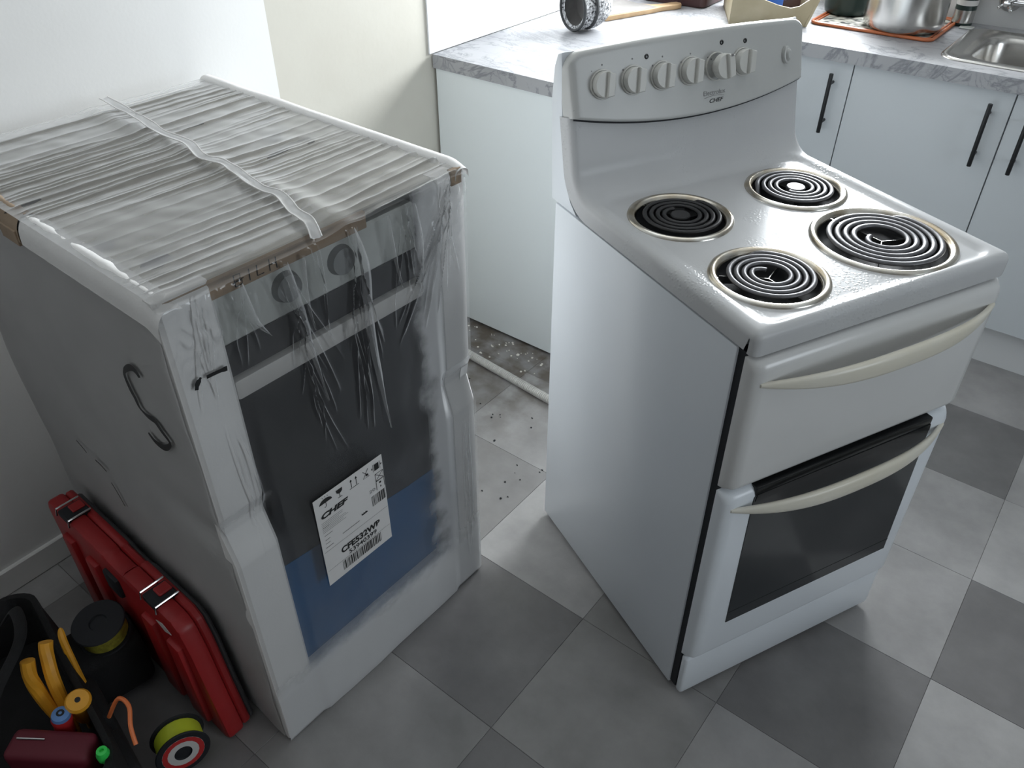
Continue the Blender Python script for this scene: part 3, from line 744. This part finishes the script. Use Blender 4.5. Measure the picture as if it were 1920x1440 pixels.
for pts in ([(0, 0), (.0, 1), (.5, .95), (.5, .6), (.05, .5), (.6, .35), (.55, .05), (0, 0)], [(-.15, .35), (.75, .5)], [(1.2, 0), (1.25, 1)], [(1.9, 1), (1.85, .1), (2.4, .1)], [(2.9, 0), (2.95, 1)], [(3.5, 0), (3.5, 1)], [(2.9, .5), (3.5, .52)]):
    ink(pts, .09, lip, iw)
for (u, v, a, b, rz) in ((.040, .208, .020, .017, 0), (.066, .108, .024, .017, .3)):
    q = obj('grey_spot', lathe([(0, .0006), (.98, .0006), (1, 0)], 28), M['spot'], B); q.location = (u, v, 1.047); q.scale = (a, b, 1); q.rotation_euler = (0, 0, rz)
sc2 = [(.435, .30, .05, .009, .2), (.46, .36, .022, .012, .8), (.50, .44, .03, .006, .1), (.49, .30, .018, .010, 1.1), (.39, .53, .028, .005, -.2), (.03, .43, .03, .006, .1)]
for (u, v, a, b, rz) in sc2:
    pts = [(math.cos(2*PI*k/14)*(1+.35*nz(k*.8, u*30)), math.sin(2*PI*k/14)*(1+.35*nz(k*.8, v*30))) for k in range(14)]
    q = obj('dark_smudge', prism(pts, lambda p, d: (p[0], p[1], d), 0, .0005), M['ink'], B, smooth=False); q.location = (u, v, 1.047); q.scale = (a, b, 1); q.rotation_euler = (0, 0, rz)

# films
def ridge(x): return (1-abs(((x) % 2)-1))**3.2
def topf(a, b):
    u = -.001+(BW-.005)*a; v = -.009+(BD+.010)*b
    e = sst(0, .06, a)*sst(1, .95, a)
    w1 = v*44+1.6*nz(u*1.3, v*3.)+.9*u
    w2 = v*83+2.2*nz(u*1.6+5, v*4., 3.)+1.6*u
    env = .25+.75*sst(-.25, .30, nz(u*2.6, v*8.5, 9.)); env2 = sst(-.15, .30, nz(u*3.2, v*9, 4.))
    env *= 1-.9*sst(.22, .05, math.hypot((u-.06)/1.1, (v-.20)/1.0)); env2 *= 1-.9*sst(.25, .05, math.hypot((u-.06)/1.1, (v-.20)/1.0))
    z = 1.0525+e*(.0048*env*ridge(w1)+.0030*env2*ridge(w2))+.0012*nz(u*30, v*30)*e
    z += .004*math.exp(-((u-(.312-.0))/.02)**2)*e
    k = sst(.026, -.010, v); z -= .012*k*k
    return (u, v, z)
obj('top_film', grid(110, 700, topf), M['topfilm'], B, ang=180)
crs = random.Random(21); CREASE = []
def bunch(u0, z0, us, z1, n, h):
    for k in range(n):
        t = crs.random(); CREASE.append((u0+crs.uniform(-.012, .012), z0+crs.uniform(-.02, .02), us[0]+(us[1]-us[0])*t, z1+crs.uniform(-.06, .06), crs.uniform(.0012, .0024), h*crs.uniform(.5, 1.1), crs.uniform(-.01, .01)))
bunch(.185, 1.02, (.185, .28), .80, 12, .0060); bunch(.20, .97, (.175, .205), .84, 5, .006); bunch(.325, 1.02, (.285, .370), .79, 13, .0064); bunch(.30, .90, (.285, .33), .64, 7, .005)
bunch(.200, .86, (.20, .27), .66, 7, .0052); bunch(.535, 1.03, (.38, .51), .82, 11, .0056); bunch(.43, 1.02, (.39, .48), .86, 8, .0050); bunch(.53, 1.0, (.52, .57), .86, 5, .0035)
bunch(.06, 1.03, (.02, .085), .88, 7, .0042); bunch(.115, 1.02, (.09, .15), .93, 5, .0052); bunch(.25, 1.03, (.235, .285), .90, 7, .0050); bunch(.055, .80, (.03, .08), .55, 4, .0026); bunch(.55, .50, (.53, .575), .12, 6, .0022)
def postv(z):
    q = [(p[1], p[0]) for p in pp[1:11]]
    for (za, va), (zb, vb) in zip(q, q[1:]):
        if zb <= z <= za: return vb+(va-vb)*(z-zb)/max(1e-6, za-zb)
    return 0.
def frontf(a, b):
    u = -.0015+(BW+.001)*a; z = .002+(1.046-.002)*b
    pz = postv(z); md = (-.0068 if z < .52 else -.0068+.0078*sst(.52, .64, z))
    k = sst(.105, .084, u)+sst(.49, .511, u); base = (pz*k+md*(1-k))-.0018
    d = (.0022*nz(u*7, z*4, 4.)+.0009*nz(u*22, z*12))*(1-.8*k)
    for (ua, za, ub, zb, sg, h, cv) in CREASE:
        if zb <= z <= za:
            t = (za-z)/(za-zb); uc = ua+(ub-ua)*t+cv*math.sin(PI*t)
            q = abs(u-uc)/sg
            if q < 4: d += h*math.exp(-q**1.6)*math.sin(PI*min(1, t*1.02+.02))**.6
    cor = math.exp(-(((u-.050)/.05)**2+((z-.985)/.06)**2))+.8*math.exp(-(((u-.545)/.05)**2+((z-1.0)/.06)**2))+.6*math.exp(-(((u-.135)/.04)**2+((z-.995)/.03)**2))
    d += .010*cor*abs(nz(u*48, z*40, 5.))
    v = base-d
    if z > 1.03: v += .006*sst(1.03, 1.046, z)
    return (u, v, z)
obj('front_film', grid(440, 300, frontf), M['frontfilm'], B, ang=180)
# doubled folds of film hanging from the top edge down the front
for (cl, wmax) in (([(.196, 1.03), (.206, .95), (.214, .87), (.228, .76)], .016), ([(.228, 1.03), (.222, .96), (.226, .90)], .008), ([(.322, 1.035), (.338, .96), (.333, .86), (.342, .72), (.350, .62)], .021),
                   ([(.452, 1.03), (.462, .95), (.455, .86)], .013), ([(.395, 1.03), (.402, .95), (.412, .89)], .008), ([(.120, 1.03), (.128, .97), (.150, .93)], .014), ([(.536, 1.02), (.50, .95), (.455, .88)], .010)):
    c_ = spline(cl, 10); nn_ = len(c_)-1
    def foldf(a, b, c_=c_, nn_=nn_, wmax=wmax):
        p = c_[min(nn_, round(a*nn_))]; wd = wmax*(math.sin(PI*min(1, a*.85+.12))**.8+.06)*(1-.85*a**3)
        return (p.x+wd*(b-.5)+.0012*nz(a*9, b*3), (-.0085 if p.y < .66 else -.0062)-.0035*math.sin(PI*b)-.0015*abs(nz(a*11, b*7, wmax*90)), p.y)
    obj('film_fold', grid(nn_, 8, foldf), M['fold'], B, ang=180)
# welded seam of the film running across the top and over the front edge
sp_ = spline([(.346, .760), (.338, .66), (.330, .58), (.318, .50), (.320, .42), (.300, .345), (.308, .30), (.300, .24), (.287, .17), (.290, .12), (.270, .06), (.262, .015), (.252, -.012)], 8)
n = len(sp_)
def seamf(a, b):
    k = min(n-1, round(a*(n-1))); p = sp_[k]; q = sp_[min(k+1, n-1)]-sp_[max(k-1, 0)]; t = q.normalized(); nn = Vector((-t.y, t.x))
    wd = .016+.004*nz(a*14, 1.); s = b-.5
    x = p+nn*wd*s
    z = 1.0635+.0022*nz(a*22, b*2)+.0016*(2*abs(s))**3
    if p.y < .02: z -= .018*sst(.02, -.02, p.y)**1.5
    return (x.x, x.y, z)
sm = obj('film_seam', grid(n-1, 6, seamf), M['seam'], B, ang=180)
for s in (0., 1.):
    obj('seam_edge', tube([Vector(seamf(k/(n-1), s))+Vector((0, 0, .0004)) for k in range(n)], .0011, 6), M['paper'], sm)
# marker strokes on the left side and on the left post
sf = lambda p: Vector((-.0075, p[0], p[1]))
mk = spline([(.106, .889), (.112, .897), (.126, .898), (.150, .882), (.159, .866), (.156, .842), (.150, .828), (.146, .812), (.128, .805), (.106, .806), (.092, .793), (.077, .779), (.090, .763), (.110, .751), (.132, .750), (.147, .760)], 5)
wds = [.0065+.006*abs(math.sin(k*.16+.4)) for k in range(len(mk))]
obj('marker_stroke', stroke(mk, wds, sf), M['ink'], B, smooth=False)
for pts in ([(.537, .520), (.515, .512), (.505, .505)], [(.470, .507), (.45, .506), (.43, .500)], [(.43, .470), (.42, .455), (.405, .42)]):
    obj('marker_stroke', stroke(spline(pts, 4), .005, sf), M['ink'], B, smooth=False)
ff = lambda p: Vector((p[0], -.0042, p[1]))
for pts, w_ in (([(.020, .905), (.024, .914), (.031, .921)], [.006, .008, .004]), ([(.039, .9165), (.056, .9155), (.072, .9135)], [.006, .006, .008])):
    obj('marker_stroke', stroke(spline(pts, 5), [w_[min(2, i*3//11)] for i in range(11)], ff), M['ink'], B, smooth=False)

# shipping label
LV = -.0118
lb = obj('shipping_label', bx((.156, LV, .353), (.317, LV+.0004, .578)), M['paper'], B, smooth=False)
def lp(x, y): return Vector((.156+.161*x, LV-.0004, .578-.225*y))
def lmat(x, y):
    p = lp(x, y); return Matrix(((1, 0, 0, p.x), (0, 0, -1, p.y), (0, 1, 0, p.z), (0, 0, 0, 1)))
lettering('label_text', 'CHEF', .0165, M['print'], lmat(.24, .212), lb, sx=1.5, shear=.25, bold=.0009)
lettering('label_text', 'CFE532WB', .0205, M['print'], lmat(.545, .715), lb, sx=1.0, bold=.0009)
lettering('label_text', '53940399', .0150, M['print'], lmat(.56, .790), lb, sx=1.18, bold=.0003)
lettering('label_text', '20', .010, M['greyprint'], lmat(.80, .315), lb, sx=1.6)
bm = bmesh.new()
def rect(x0, y0, x1, y1): 
    vs = [bm.verts.new(lp(*q)) for q in ((x0, y0), (x0, y1), (x1, y1), (x1, y0))]; bm.faces.new(vs)
def poly(pts): bm.faces.new([bm.verts.new(lp(*q)) for q in pts])
def line(pts, w_): stroke([Vector((x*.161, -y*.225)) for x, y in pts], w_, lambda p: Vector((.156+p[0], LV-.0004, .578+p[1])), bm)
rg = random.Random(3)
def barcode(x0, x1, y0, y1, n_):
    x = x0
    while x < x1:
        w_ = rg.choice((.006, .006, .010, .016))*(x1-x0)/.6*60/n_; rect(x, y0, min(x1, x+w_), y1); x += w_+rg.choice((.006, .008, .013))*(x1-x0)/.6*60/n_
barcode(.23, .84, .838, .945, 62); barcode(.775, .985, .375, .49, 22)
# umbrella, glass, arrows, no hand truck, clamp, do not stack
poly([(.16+.09*math.cos(a), .085-.045*math.sin(a)) for a in [PI*k/10 for k in range(11)]])
line([(.16, .08), (.16, .125), (.145, .132), (.135, .125)], .0012)
for k in range(3): line([(.13+.035*k, .03), (.12+.035*k, .018)], .0009)
poly([(.31, .045), (.40, .045), (.395, .075), (.37, .09), (.34, .09), (.315, .075)]); line([(.355, .09), (.355, .13)], .0014); rect(.325, .128, .385, .134)
for x in (.525, .60): line([(x, .055), (x, .125)], .0014); poly([(x, .035), (x-.018, .06), (x+.018, .06)])
rect(.495, .130, .63, .135)
line([(.70, .05), (.78, .12)], .0011); line([(.78, .045), (.70, .13), (.79, .13)], .0014); rect(.74, .095, .775, .118)
rect(.87, .055, .94, .125); line([(.855, .05), (.855, .13)], .001); line([(.955, .05), (.955, .13)], .001); poly([(.82, .09), (.845, .078), (.845, .102)]); poly([(.99, .09), (.965, .078), (.965, .102)])
for q in ([(.87, .165), (.99, .165), (.99, .245), (.87, .245), (.87, .165)], [(.87, .25), (.99, .25), (.99, .345)], [(.87, .25), (.87, .345)], [(.87, .165), (.99, .245)], [(.99, .165), (.87, .245)]): line(q, .0013)
rect(.915, .27, .945, .29); rect(.925, .315, .94, .335)
poly([(.60, .50), (.60, .475), (.625, .487), (.63, .475), (.655, .487), (.66, .475), (.69, .487), (.69, .50)])
for y in (.60, .825): rect(.02, y, .99, y+.0022)
for k in range(7): rect(.05, .275+.018*k, .05+rg.uniform(.22, .42), .2775+.018*k)
for y in (.33, .42, .47, .51): rect(.06, y, .06+rg.uniform(.05, .12), y+.004)
rect(.30, .53, .56, .5345); rect(.05, .555, .16, .56)
obj('label_print', bm, M['print'], lb, smooth=False)['kind'] = 'stuff'

# ------------------------------------------------------------------ conduit and crumbs in the empty gap
pa, pb = Vector((.03, .148, .0142)), Vector((1.02, .060, .0142)); L_ = (pb-pa).length
prof_c = []
nr = 150
for k in range(nr):
    z = L_*k/nr; prof_c += [(.0108, z), (.0140, z+L_/nr*.25), (.0140, z+L_/nr*.6), (.0108, z+L_/nr*.8)]
o = obj('conduit', lathe(prof_c, 12, M4=axis_m(pa, pb-pa)), M['conduit'], ang=60)
tag(o, 'white corrugated conduit lying on the floor across the empty cooker gap', 'conduit')
bm = bmesh.new(); rg = random.Random(11)
for k in range(70):
    x, y = rg.uniform(.05, .62), .285-min(.115, abs(rg.gauss(0, .075))); s = rg.uniform(.0015, .0045)*(1.5 if k % 9 == 0 else 1)
    g_ = bmesh.ops.create_icosphere(bm, subdivisions=1, radius=s, matrix=Matrix.Translation((x, y, s*.5)) @ Matrix.Diagonal((1, rg.uniform(.5, 1.2), .6, 1)))
o = obj('plaster_crumbs', bm, M['crumb'], smooth=False); tag(o, 'small pale crumbs of plaster scattered by the cabinet end panel', 'debris'); o['kind'] = 'stuff'
bm = bmesh.new()
for k in range(40):
    x, y = rg.uniform(.2, .8), rg.uniform(-.35, .04); s = rg.uniform(.0015, .004)
    bmesh.ops.create_icosphere(bm, subdivisions=1, radius=s, matrix=Matrix.Translation((x, y, s*.4)) @ Matrix.Diagonal((1, rg.uniform(.4, 1.2), .5, 1)))
o = obj('dark_crumbs', bm, M['cavity'], smooth=False); tag(o, 'specks of dark dirt scattered on the floor tiles around the conduit', 'debris'); o['kind'] = 'stuff'

# ------------------------------------------------------------------ red tool case leaning on the package
BM = B.matrix_basis.copy(); BM = Matrix.Translation(B.location) @ Matrix.Rotation(R(88.273), 4, 'Z')
K = thing('tool_case', 'red plastic tool case standing on edge against the left side of the package', 'case', BM @ Vector((-.045, .37, 0)), R(88.273))
K.rotation_euler = (0, 0, R(88.273))
cpf = [(-.283, .014), (-.268, .0), (.275, .0), (.288, .014), (.290, .312), (.276, .334), (.04, .334), (.035, .326), (-.03, .326), (-.035, .334), (-.205, .334), (-.228, .318), (-.245, .26), (-.262, .13)]
bm = prism(cpf, lambda p, d: (d, p[0], p[1]), -.037, .000); obj('lid', bevel_all(bm, .008, 2), M['red'], K)
bm = prism([(v*.985, .003+z*.985) for v, z in cpf], lambda p, d: (d, p[0], p[1]), .0005, .018); obj('base', bevel_all(bm, .004, 1), M['red'], K)
bm = prism([(v*.97, .004+z*.93) for v, z in cpf], lambda p, d: (d, p[0], p[1]), .0185, .030); obj('back_shell', bevel_all(bm, .004, 1), M['darkgrey'], K)
for v in (-.20, -.11, .11, .21):
    obj('rib', bevel_all(prism([(v-.03, .03), (v+.03, .03), (v+.022, .27), (v-.022, .27)], lambda p, d: (d, p[0], p[1]), -.049, -.030), .006, 2), M['red'], K)
for v in (-.135, .20):
    la = obj('latch', bx((-.0375, v-.024, .322), (.012, v+.024, .3395), .003, 1), M['cavity'], K)
    obj('latch_button', bx((-.018, v-.010, .338), (.010, v+.016, .344), .002, 1), M['red'], la)
    for s in (-1, 1): obj('wire', tube([(-.040, v+s*.027, .325), (-.037, v+s*.027, .342), (.012, v+s*.027, .342)], .0022, 6), M['chrome'], la)
obj('handle_hole', bx((-.046, .0, .235), (-.030, .055, .290), .006, 2), M['cavity'], K)
obj('badge', prism([(0, -.030), (.008, 0), (0, .030), (-.008, 0)], lambda p, d: (-.0385+d, -.165+p[1]*.9, .285+p[0]*1.6), 0, .001), M['newbar'], K, smooth=False)

# ------------------------------------------------------------------ black tool bag and what sticks out of it
BG = thing('tool_bag', 'black open-topped canvas tool bag on the floor in the dark corner', 'bag', (.50, -1.505, 0), R(-10))
def ring_(hx, hy, r, z, k=0.):
    return [(x*(1+k*nz(x*9, z*6)), y*(1+k*nz(y*9, z*6, 4)), z+ (.02*nz(x*5, y*5) if z > .2 else 0)) for x, y in rrect(-hx, -hy, hx, hy, r, 6)]
bm = loft([ring_(.24, .165, .05, .002), ring_(.255, .178, .05, .02, .06), ring_(.262, .182, .05, .12, .12), ring_(.255, .174, .05, .215, .10), ring_(.252, .170, .05, .245, .10), ring_(.242, .160, .045, .243, .1), ring_(.240, .158, .045, .13, .1), ring_(.24, .158, .045, .10, .1)], cap0=True, cap1=True)
obj('bag_body', bm, M['bag'], BG, ang=80)
for k, (x0_, x1_) in enumerate(((-.03, .09), (.11, .22))):
    obj('pocket', bx((x0_, .155, .03), (x1_, .192, .165), .014, 3), M['bag'], BG)
obj('strap', tube(spline([(-.20, .10, .235), (-.15, .13, .30), (-.05, .12, .325), (.02, .05, .30), (.06, .0, .24)]), .011, 8, sy=.35), M['bag'], BG)
obj('reel_pocket', bx((-.165, .150, .02), (-.045, .300, .163), .02, 3), M['bag'], BG)

def reel(loc, axis, label, face=False):
    t = thing('line_reel', label, 'reel', loc, 0, 'yellow builder line reels')
    m = axis_m((0, 0, 0), axis)
    obj('flange', lathe([(0, -.026), (.050, -.026), (.052, -.024), (.050, -.021), (.012, -.021)], 36, M4=m), M['cavity'], t)
    obj('flange', lathe([(.012, .021), (.050, .021), (.052, .024), (.050, .026), (.018, .026), (.016, .022), (0, .022)], 36, M4=m), M['cavity'], t)
    obj('string', lathe([(.02, -.021)]+[(.044+.0012*(k % 2), -.0205+.041*k/18) for k in range(19)]+[(.02, .021)], 36, M4=m), M['string' if not face else 'hivis'], t, ang=80)
    if face:
        lb2 = obj('face_label', lathe([(.017, .0263), (.040, .0263)], 36, M4=m), M['newbar'], t)
        obj('face_print', lathe([(.030, .0266), (.040, .0266)], 18, M4=m @ Matrix.Rotation(.4, 4, 'Z')), M['redgrip'], lb2)
    return t
reel((.447, -1.247, .190), (.1, -.1, 1), 'yellow string reel with black flange on the bag pocket by the red case')
reel((.694, -1.268, .0545), (.93, -.30, .12), 'high-vis yellow line reel standing on the floor at the bag corner', True)

# tools standing in the bag
def grip(prof_, p, d, mat, t, name='grip'):
    return obj(name, lathe(prof_, 20, M4=axis_m(p, d)), mat, t)
t = thing('screwdriver', 'screwdriver with round yellow handle end and dark hole, standing in the bag', 'screwdriver', (.560, -1.365, .105))
ax = Vector((.35, -.02, 1)).normalized()
grip([(.004, 0), (.004, .06), (.014, .065), (.0175, .09), (.017, .13), (.021, .148), (.0225, .156), (.019, .162), (.005, .163), (.0045, .155), (0, .155)], (0, 0, 0), ax, M['yellow'], t)
obj('hole', lathe([(0, .1634), (.005, .1634), (.0052, .160)], 14, M4=axis_m((0, 0, 0), ax)), M['cavity'], t)
t = thing('screwdriver', 'red screwdriver with pale blue end cap, standing in the bag', 'screwdriver', (.588, -1.415, .105))
ax = Vector((.15, .1, 1)).normalized()
grip([(.004, 0), (.004, .05), (.013, .055), (.017, .075), (.016, .12), (.018, .135), (.016, .143)], (0, 0, 0), ax, M['redgrip'], t)
grip([(.0165, .142), (.015, .149), (.009, .152), (0, .1525)], (0, 0, 0), ax, M['bluegrip'], t, 'end_cap')
obj('cap_mark', lathe([(.003, .1526), (.007, .1526)], 12, M4=axis_m((0, 0, 0), ax)), M['cavity'], t)
t = thing('pliers', 'pliers with two yellow-orange handles sticking up from the bag', 'pliers', (.53, -1.39, .105))
for pts in ([(.045, .0, 0), (.035, .005, .07), (.005, .015, .14), (-.02, .03, .185), (-.03, .04, .205)], [(.045, .0, 0), (.03, -.01, .07), (.0, -.012, .13), (-.012, -.01, .17), (-.022, .0, .20)]):
    q = spline(pts, 5); obj('handle', tube(q, .010, 10, rad=[.006+.0065*sst(0, 10, k) for k in range(len(q))]), M['yellow'], t)
obj('pivot', lathe([(0, -.008), (.014, -.008), (.014, .008), (0, .008)], 16, M4=axis_m((.045, -.003, .01), (0, 1, 0))), M['cavity'], t)
t = thing('cable_knife', 'slim yellow tool handle standing in the bag behind the pliers', 'tool', (.485, -1.335, .105))
q = spline([(.03, .0, 0), (.02, .005, .10), (.0, .012, .16), (-.012, .02, .185)], 5)
obj('handle', tube(q, .008, 8, rad=[.007]*(len(q)-4)+[.0068, .006, .0045, .002]), M['yellow'], t)
t = thing('tool_pouch', 'dull red flat tool pouch lying across the front of the bag', 'pouch', (.64, -1.44, .165), R(35))
obj('pouch_body', bx((-.075, -.028, -.06), (.075, .028, .078), .012, 3), M['purple'], t)
obj('zip', tube([(-.06, .005, .0795), (-.01, .006, .0795)], .0018, 6), M['chrome'], t)
t = thing('test_pen', 'small bright green capped pen standing in the bag', 'pen', (.722, -1.398, .105))
grip([(.004, 0), (.005, .10), (.006, .118), (.0105, .122), (.0115, .135), (.009, .146), (.004, .147), (.0035, .142), (0, .142)], (0, 0, 0), (.05, .05, 1), M['green'], t, 'cap')
o = obj('cord', tube(spline([(.655, -1.345, .215), (.672, -1.322, .262), (.700, -1.318, .262), (.725, -1.335, .245), (.748, -1.345, .225)], 6), .004, 8), M['orange']); tag(o, 'short orange cord loop hooked over the bag rim', 'cord')

# ------------------------------------------------------------------ things on the worktop
Z = HC
def cup(t, p, d, r0, r1, ln, name):
    n_ = 14
    pr_ = [(r0*.80, .006), (r0*.93, .001), (r0, .004)]+[(r0+(r1-r0)*(k/n_)**2.2+.0018*(k % 2), .004+ln*k/n_) for k in range(1, n_+1)]+[(r1*.7, ln+.010), (0, ln+.014)]
    return obj(name, lathe(pr_, 40, M4=axis_m(p, d)), M['mitt'], t, ang=80)
t = thing('oven_mitt', 'grey speckled fabric oven mitt with dark lining lying on the worktop', 'mitt', (.215, .790, Z))
dd = Vector((.33, .93, .0)).normalized(); p0 = Vector((-.02, -.045, .0695))
cup(t, p0, dd, .064, .057, .055, 'cuff'); cup(t, p0+dd*.046+Vector((0, 0, .003)), dd, .069, .042, .075, 'hand_part')
obj('hem', lathe([(.067, .006), (.069, .001), (.066, -.004), (.062, -.003), (.060, .003)], 40, M4=axis_m(p0, dd)), M['hem'], t)
obj('hem', lathe([(.0695, .006), (.071, .001), (.067, -.003)], 40, M4=axis_m(p0+dd*.046+Vector((0, 0, .003)), dd)), M['hem'], t)
obj('lining', lathe([(.061, .002), (.056, .025), (.045, .05), (0, .06)], 36, M4=axis_m(p0, dd)), M['mittin'], t)
# paddle board
t = thing('chopping_board', 'wooden paddle chopping board with weathered grey top behind the mitt', 'board', (.216, .915, Z), R(-20))
bpts = [(0, 0), (.004, -.005), (.004, .20), (.006, .24)]
out = [(-.195, 0), (0, 0), (.0, .205), (-.004, .235), (.000, .27), (.004, .30), (.001, .325), (-.014, .335), (-.032, .33), (-.040, .31), (-.040, .27), (-.055, .23), (-.09, .205), (-.195, .20)]
obj('board_edge', bevel_all(prism(out, lambda p, d: (p[0], p[1], d), .0005, .016), .003, 2), M['wood'], t)
ins = [(-.190, .005), (-.006, .005), (-.006, .203), (-.012, .225), (-.03, .22), (-.06, .215), (-.09, .20), (-.190, .195)]
obj('board_face', prism(ins, lambda p, d: (p[0], p[1], d), .0158, .0166), M['boardtop'], t, smooth=False)
# maroon box
t = thing('storage_box', 'dark maroon plastic box standing on worktop beyond the chopping board', 'box', (.400, 1.252, Z), R(2))
hw = lambda s, z, r: [(x-.125, y+.0925, z) for x, y in rrect(-.125*s, -.0925*s, .125*s, .0925*s, r, 5)]
obj('box_body', loft([hw(.93, .001, .02), hw(.97, .006, .02), hw(1., .10, .02), hw(1., .104, .02), hw(.97, .104, .018), hw(.94, .02, .018)], cap0=True, cap1=True), M['maroon'], t)
obj('rim', loft([hw(1., .092, .02), hw(1.035, .094, .022), hw(1.035, .105, .022), hw(.98, .106, .02)]), M['maroon'], t)
# bamboo tray
t = thing('bamboo_tray', 'pale bamboo tray with dipped flared side, full of odds and ends', 'tray', (.553, 1.125, Z), R(30))
tl, td = .245, .26
def wall_pts(L_, dip=True):
    return [(0, 0), (L_, 0), (L_+.028, .098), (L_+.012, .099), (L_-.012, .080), (L_-.035, .062), (L_-.06, .056), (L_-.10, .064), (.05, .096), (0, .102)]
front = prism(wall_pts(tl), lambda p, d: (p[0], d-.12*p[1], p[1]), 0, .008)
obj('tray_wall', bevel_all(front, .0012, 1), M['bamboo'], t, ang=30)
obj('tray_wall', bevel_all(prism(wall_pts(tl), lambda p, d: (p[0], td+d+.12*p[1], p[1]), -.008, 0), .0012, 1), M['bamboo'], t, ang=30)
obj('tray_wall', prism([(-.001, 0), (td+.001, 0), (td+.012, .098), (-.012, .098)], lambda p, d: (d, p[0], p[1]), 0, .008), M['bamboo'], t)
obj('tray_wall', prism([(-.001, 0), (td+.001, 0), (td+.012, .098), (-.012, .098)], lambda p, d: (tl+d+.285*p[1], p[0], p[1]), -.008, 0), M['bamboo'], t)
obj('tray_base', bx((.0, .0, .0005), (tl, td, .008)), M['bamboo'], t, smooth=False)
TM = Matrix.Translation((.553, 1.125, Z)) @ Matrix.Rotation(R(30), 4, 'Z')
t = thing('plastic_clip', 'bright blue plastic clip lying in the bamboo tray', 'clip', TM @ Vector((.115, .04, .0085)), R(30))
obj('clip_body', bevel_all(prism([(-.05, 0), (.05, 0), (.052, .105), (-.045, .115), (-.055, .06)], lambda p, d: (p[0], d, p[1]), 0, .035), .006, 2), M['bluep'], t)
obj('clip_arm', bevel_all(prism([(.048, .06), (.062, .06), (.085, .112), (.068, .120)], lambda p, d: (p[0], d, p[1]), .004, .028), .003, 2), M['bluep'], t)
t = thing('jar', 'cream jar with orange lid standing in left end of bamboo tray', 'jar', TM @ Vector((.045, .05, .0085)))
obj('jar_body', lathe([(0, 0), (.026, 0), (.028, .004), (.028, .10), (.024, .108)], 24, M4=Matrix()), M['cream2'], t)
obj('lid', lathe([(.0245, .106), (.025, .122), (.023, .125), (0, .125)], 24), M['orange'], t)
t = thing('block', 'dull maroon box lying inside the bamboo tray behind the blue clip', 'box', TM @ Vector((.155, .17, .0085)), R(28))
obj('box_body', bx((-.07, -.06, 0), (.08, .07, .078), .008, 2), M['maroon'], t)
obj('box_lid', bx((-.072, -.062, .0785), (.082, .072, .094), .005, 2), M['maroon'], t)
# drying mat, pots, bottle
t = thing('drying_mat', 'black and white patterned drying mat with orange rim under the pots', 'mat', (0, 0, Z))
obj('mat_sheet', loft([[(x, y, .0005) for x, y in rrect(.762, 1.298, 1.130, 1.600, .025)], [(x, y, .005) for x, y in rrect(.762, 1.298, 1.130, 1.600, .025)]], cap0=True, cap1=True), M['matpat'], t, smooth=False)
rp = rrect(.758, 1.294, 1.134, 1.604, .028, 6); rp = rp+[rp[0], rp[1]]
obj('rim', tube([(x, y, .0055) for x, y in rp], .0052, 8, caps=False), M['copper'], t)
rp2 = rrect(.770, 1.306, 1.122, 1.592, .022, 6); rp2 = rp2+[rp2[0], rp2[1]]
obj('rim', tube([(x, y, .0055) for x, y in rp2], .0035, 8, caps=False), M['copper'], t)
t = thing('stock_pot', 'large stainless steel stock pot standing on the patterned mat', 'pot', (1.016, 1.392, Z+.0105))
obj('pot_body', lathe([(0, 0), (.100, 0), (.110, .003), (.117, .012), (.119, .03), (.119, .185), (.123, .187), (.123, .190), (.117, .189), (.115, .03), (.10, .012), (0, .010)], 64), M['steel'], t, ang=50)
for s in (-1, 1):
    obj('handle', tube(spline([(s*.117, -.045, .15), (s*.150, -.04, .155), (s*.158, 0, .156), (s*.150, .04, .155), (s*.117, .045, .15)], 5), .0055, 8), M['steel'], t).rotation_euler = (0, 0, R(45))
t = thing('dark_green_pot', 'dark green enamel pot half hidden left of the stock pot', 'pot', (.806, 1.486, Z+.0065))
obj('pot_body', lathe([(0, 0), (.062, 0), (.070, .004), (.074, .02), (.075, .11), (.077, .112), (.073, .112), (.071, .02), (0, .012)], 40), M['dgreen'], t, ang=50)
obj('lid', lathe([(.078, .112), (.078, .118), (.05, .132), (.012, .138), (.012, .15), (0, .152)], 40), M['dgreen'], t, ang=50)
t = thing('bottle', 'dark green bottle with pale grey base label right of the stock pot', 'bottle', (1.150, 1.572, Z+.0005))
obj('bottle_body', lathe([(0, 0), (.028, 0), (.031, .003), (.031, .10), (.029, .13), (.012, .16), (.011, .20), (0, .20)], 28), M['dgreen'], t, ang=50)
obj('bottle_label', lathe([(.0314, .010), (.0314, .048)], 28), M['steel'], t)
obj('bottle_label', lathe([(.0314, .062), (.0314, .078)], 28), M['newbar'], t)
o = obj('cloth_scrap', bx((1.155, 1.520, Z+.0005), (1.195, 1.556, Z+.004), .001, 1), M['newwhite']); tag(o, 'small pale scrap of cloth between the mat and the sink', 'cloth')
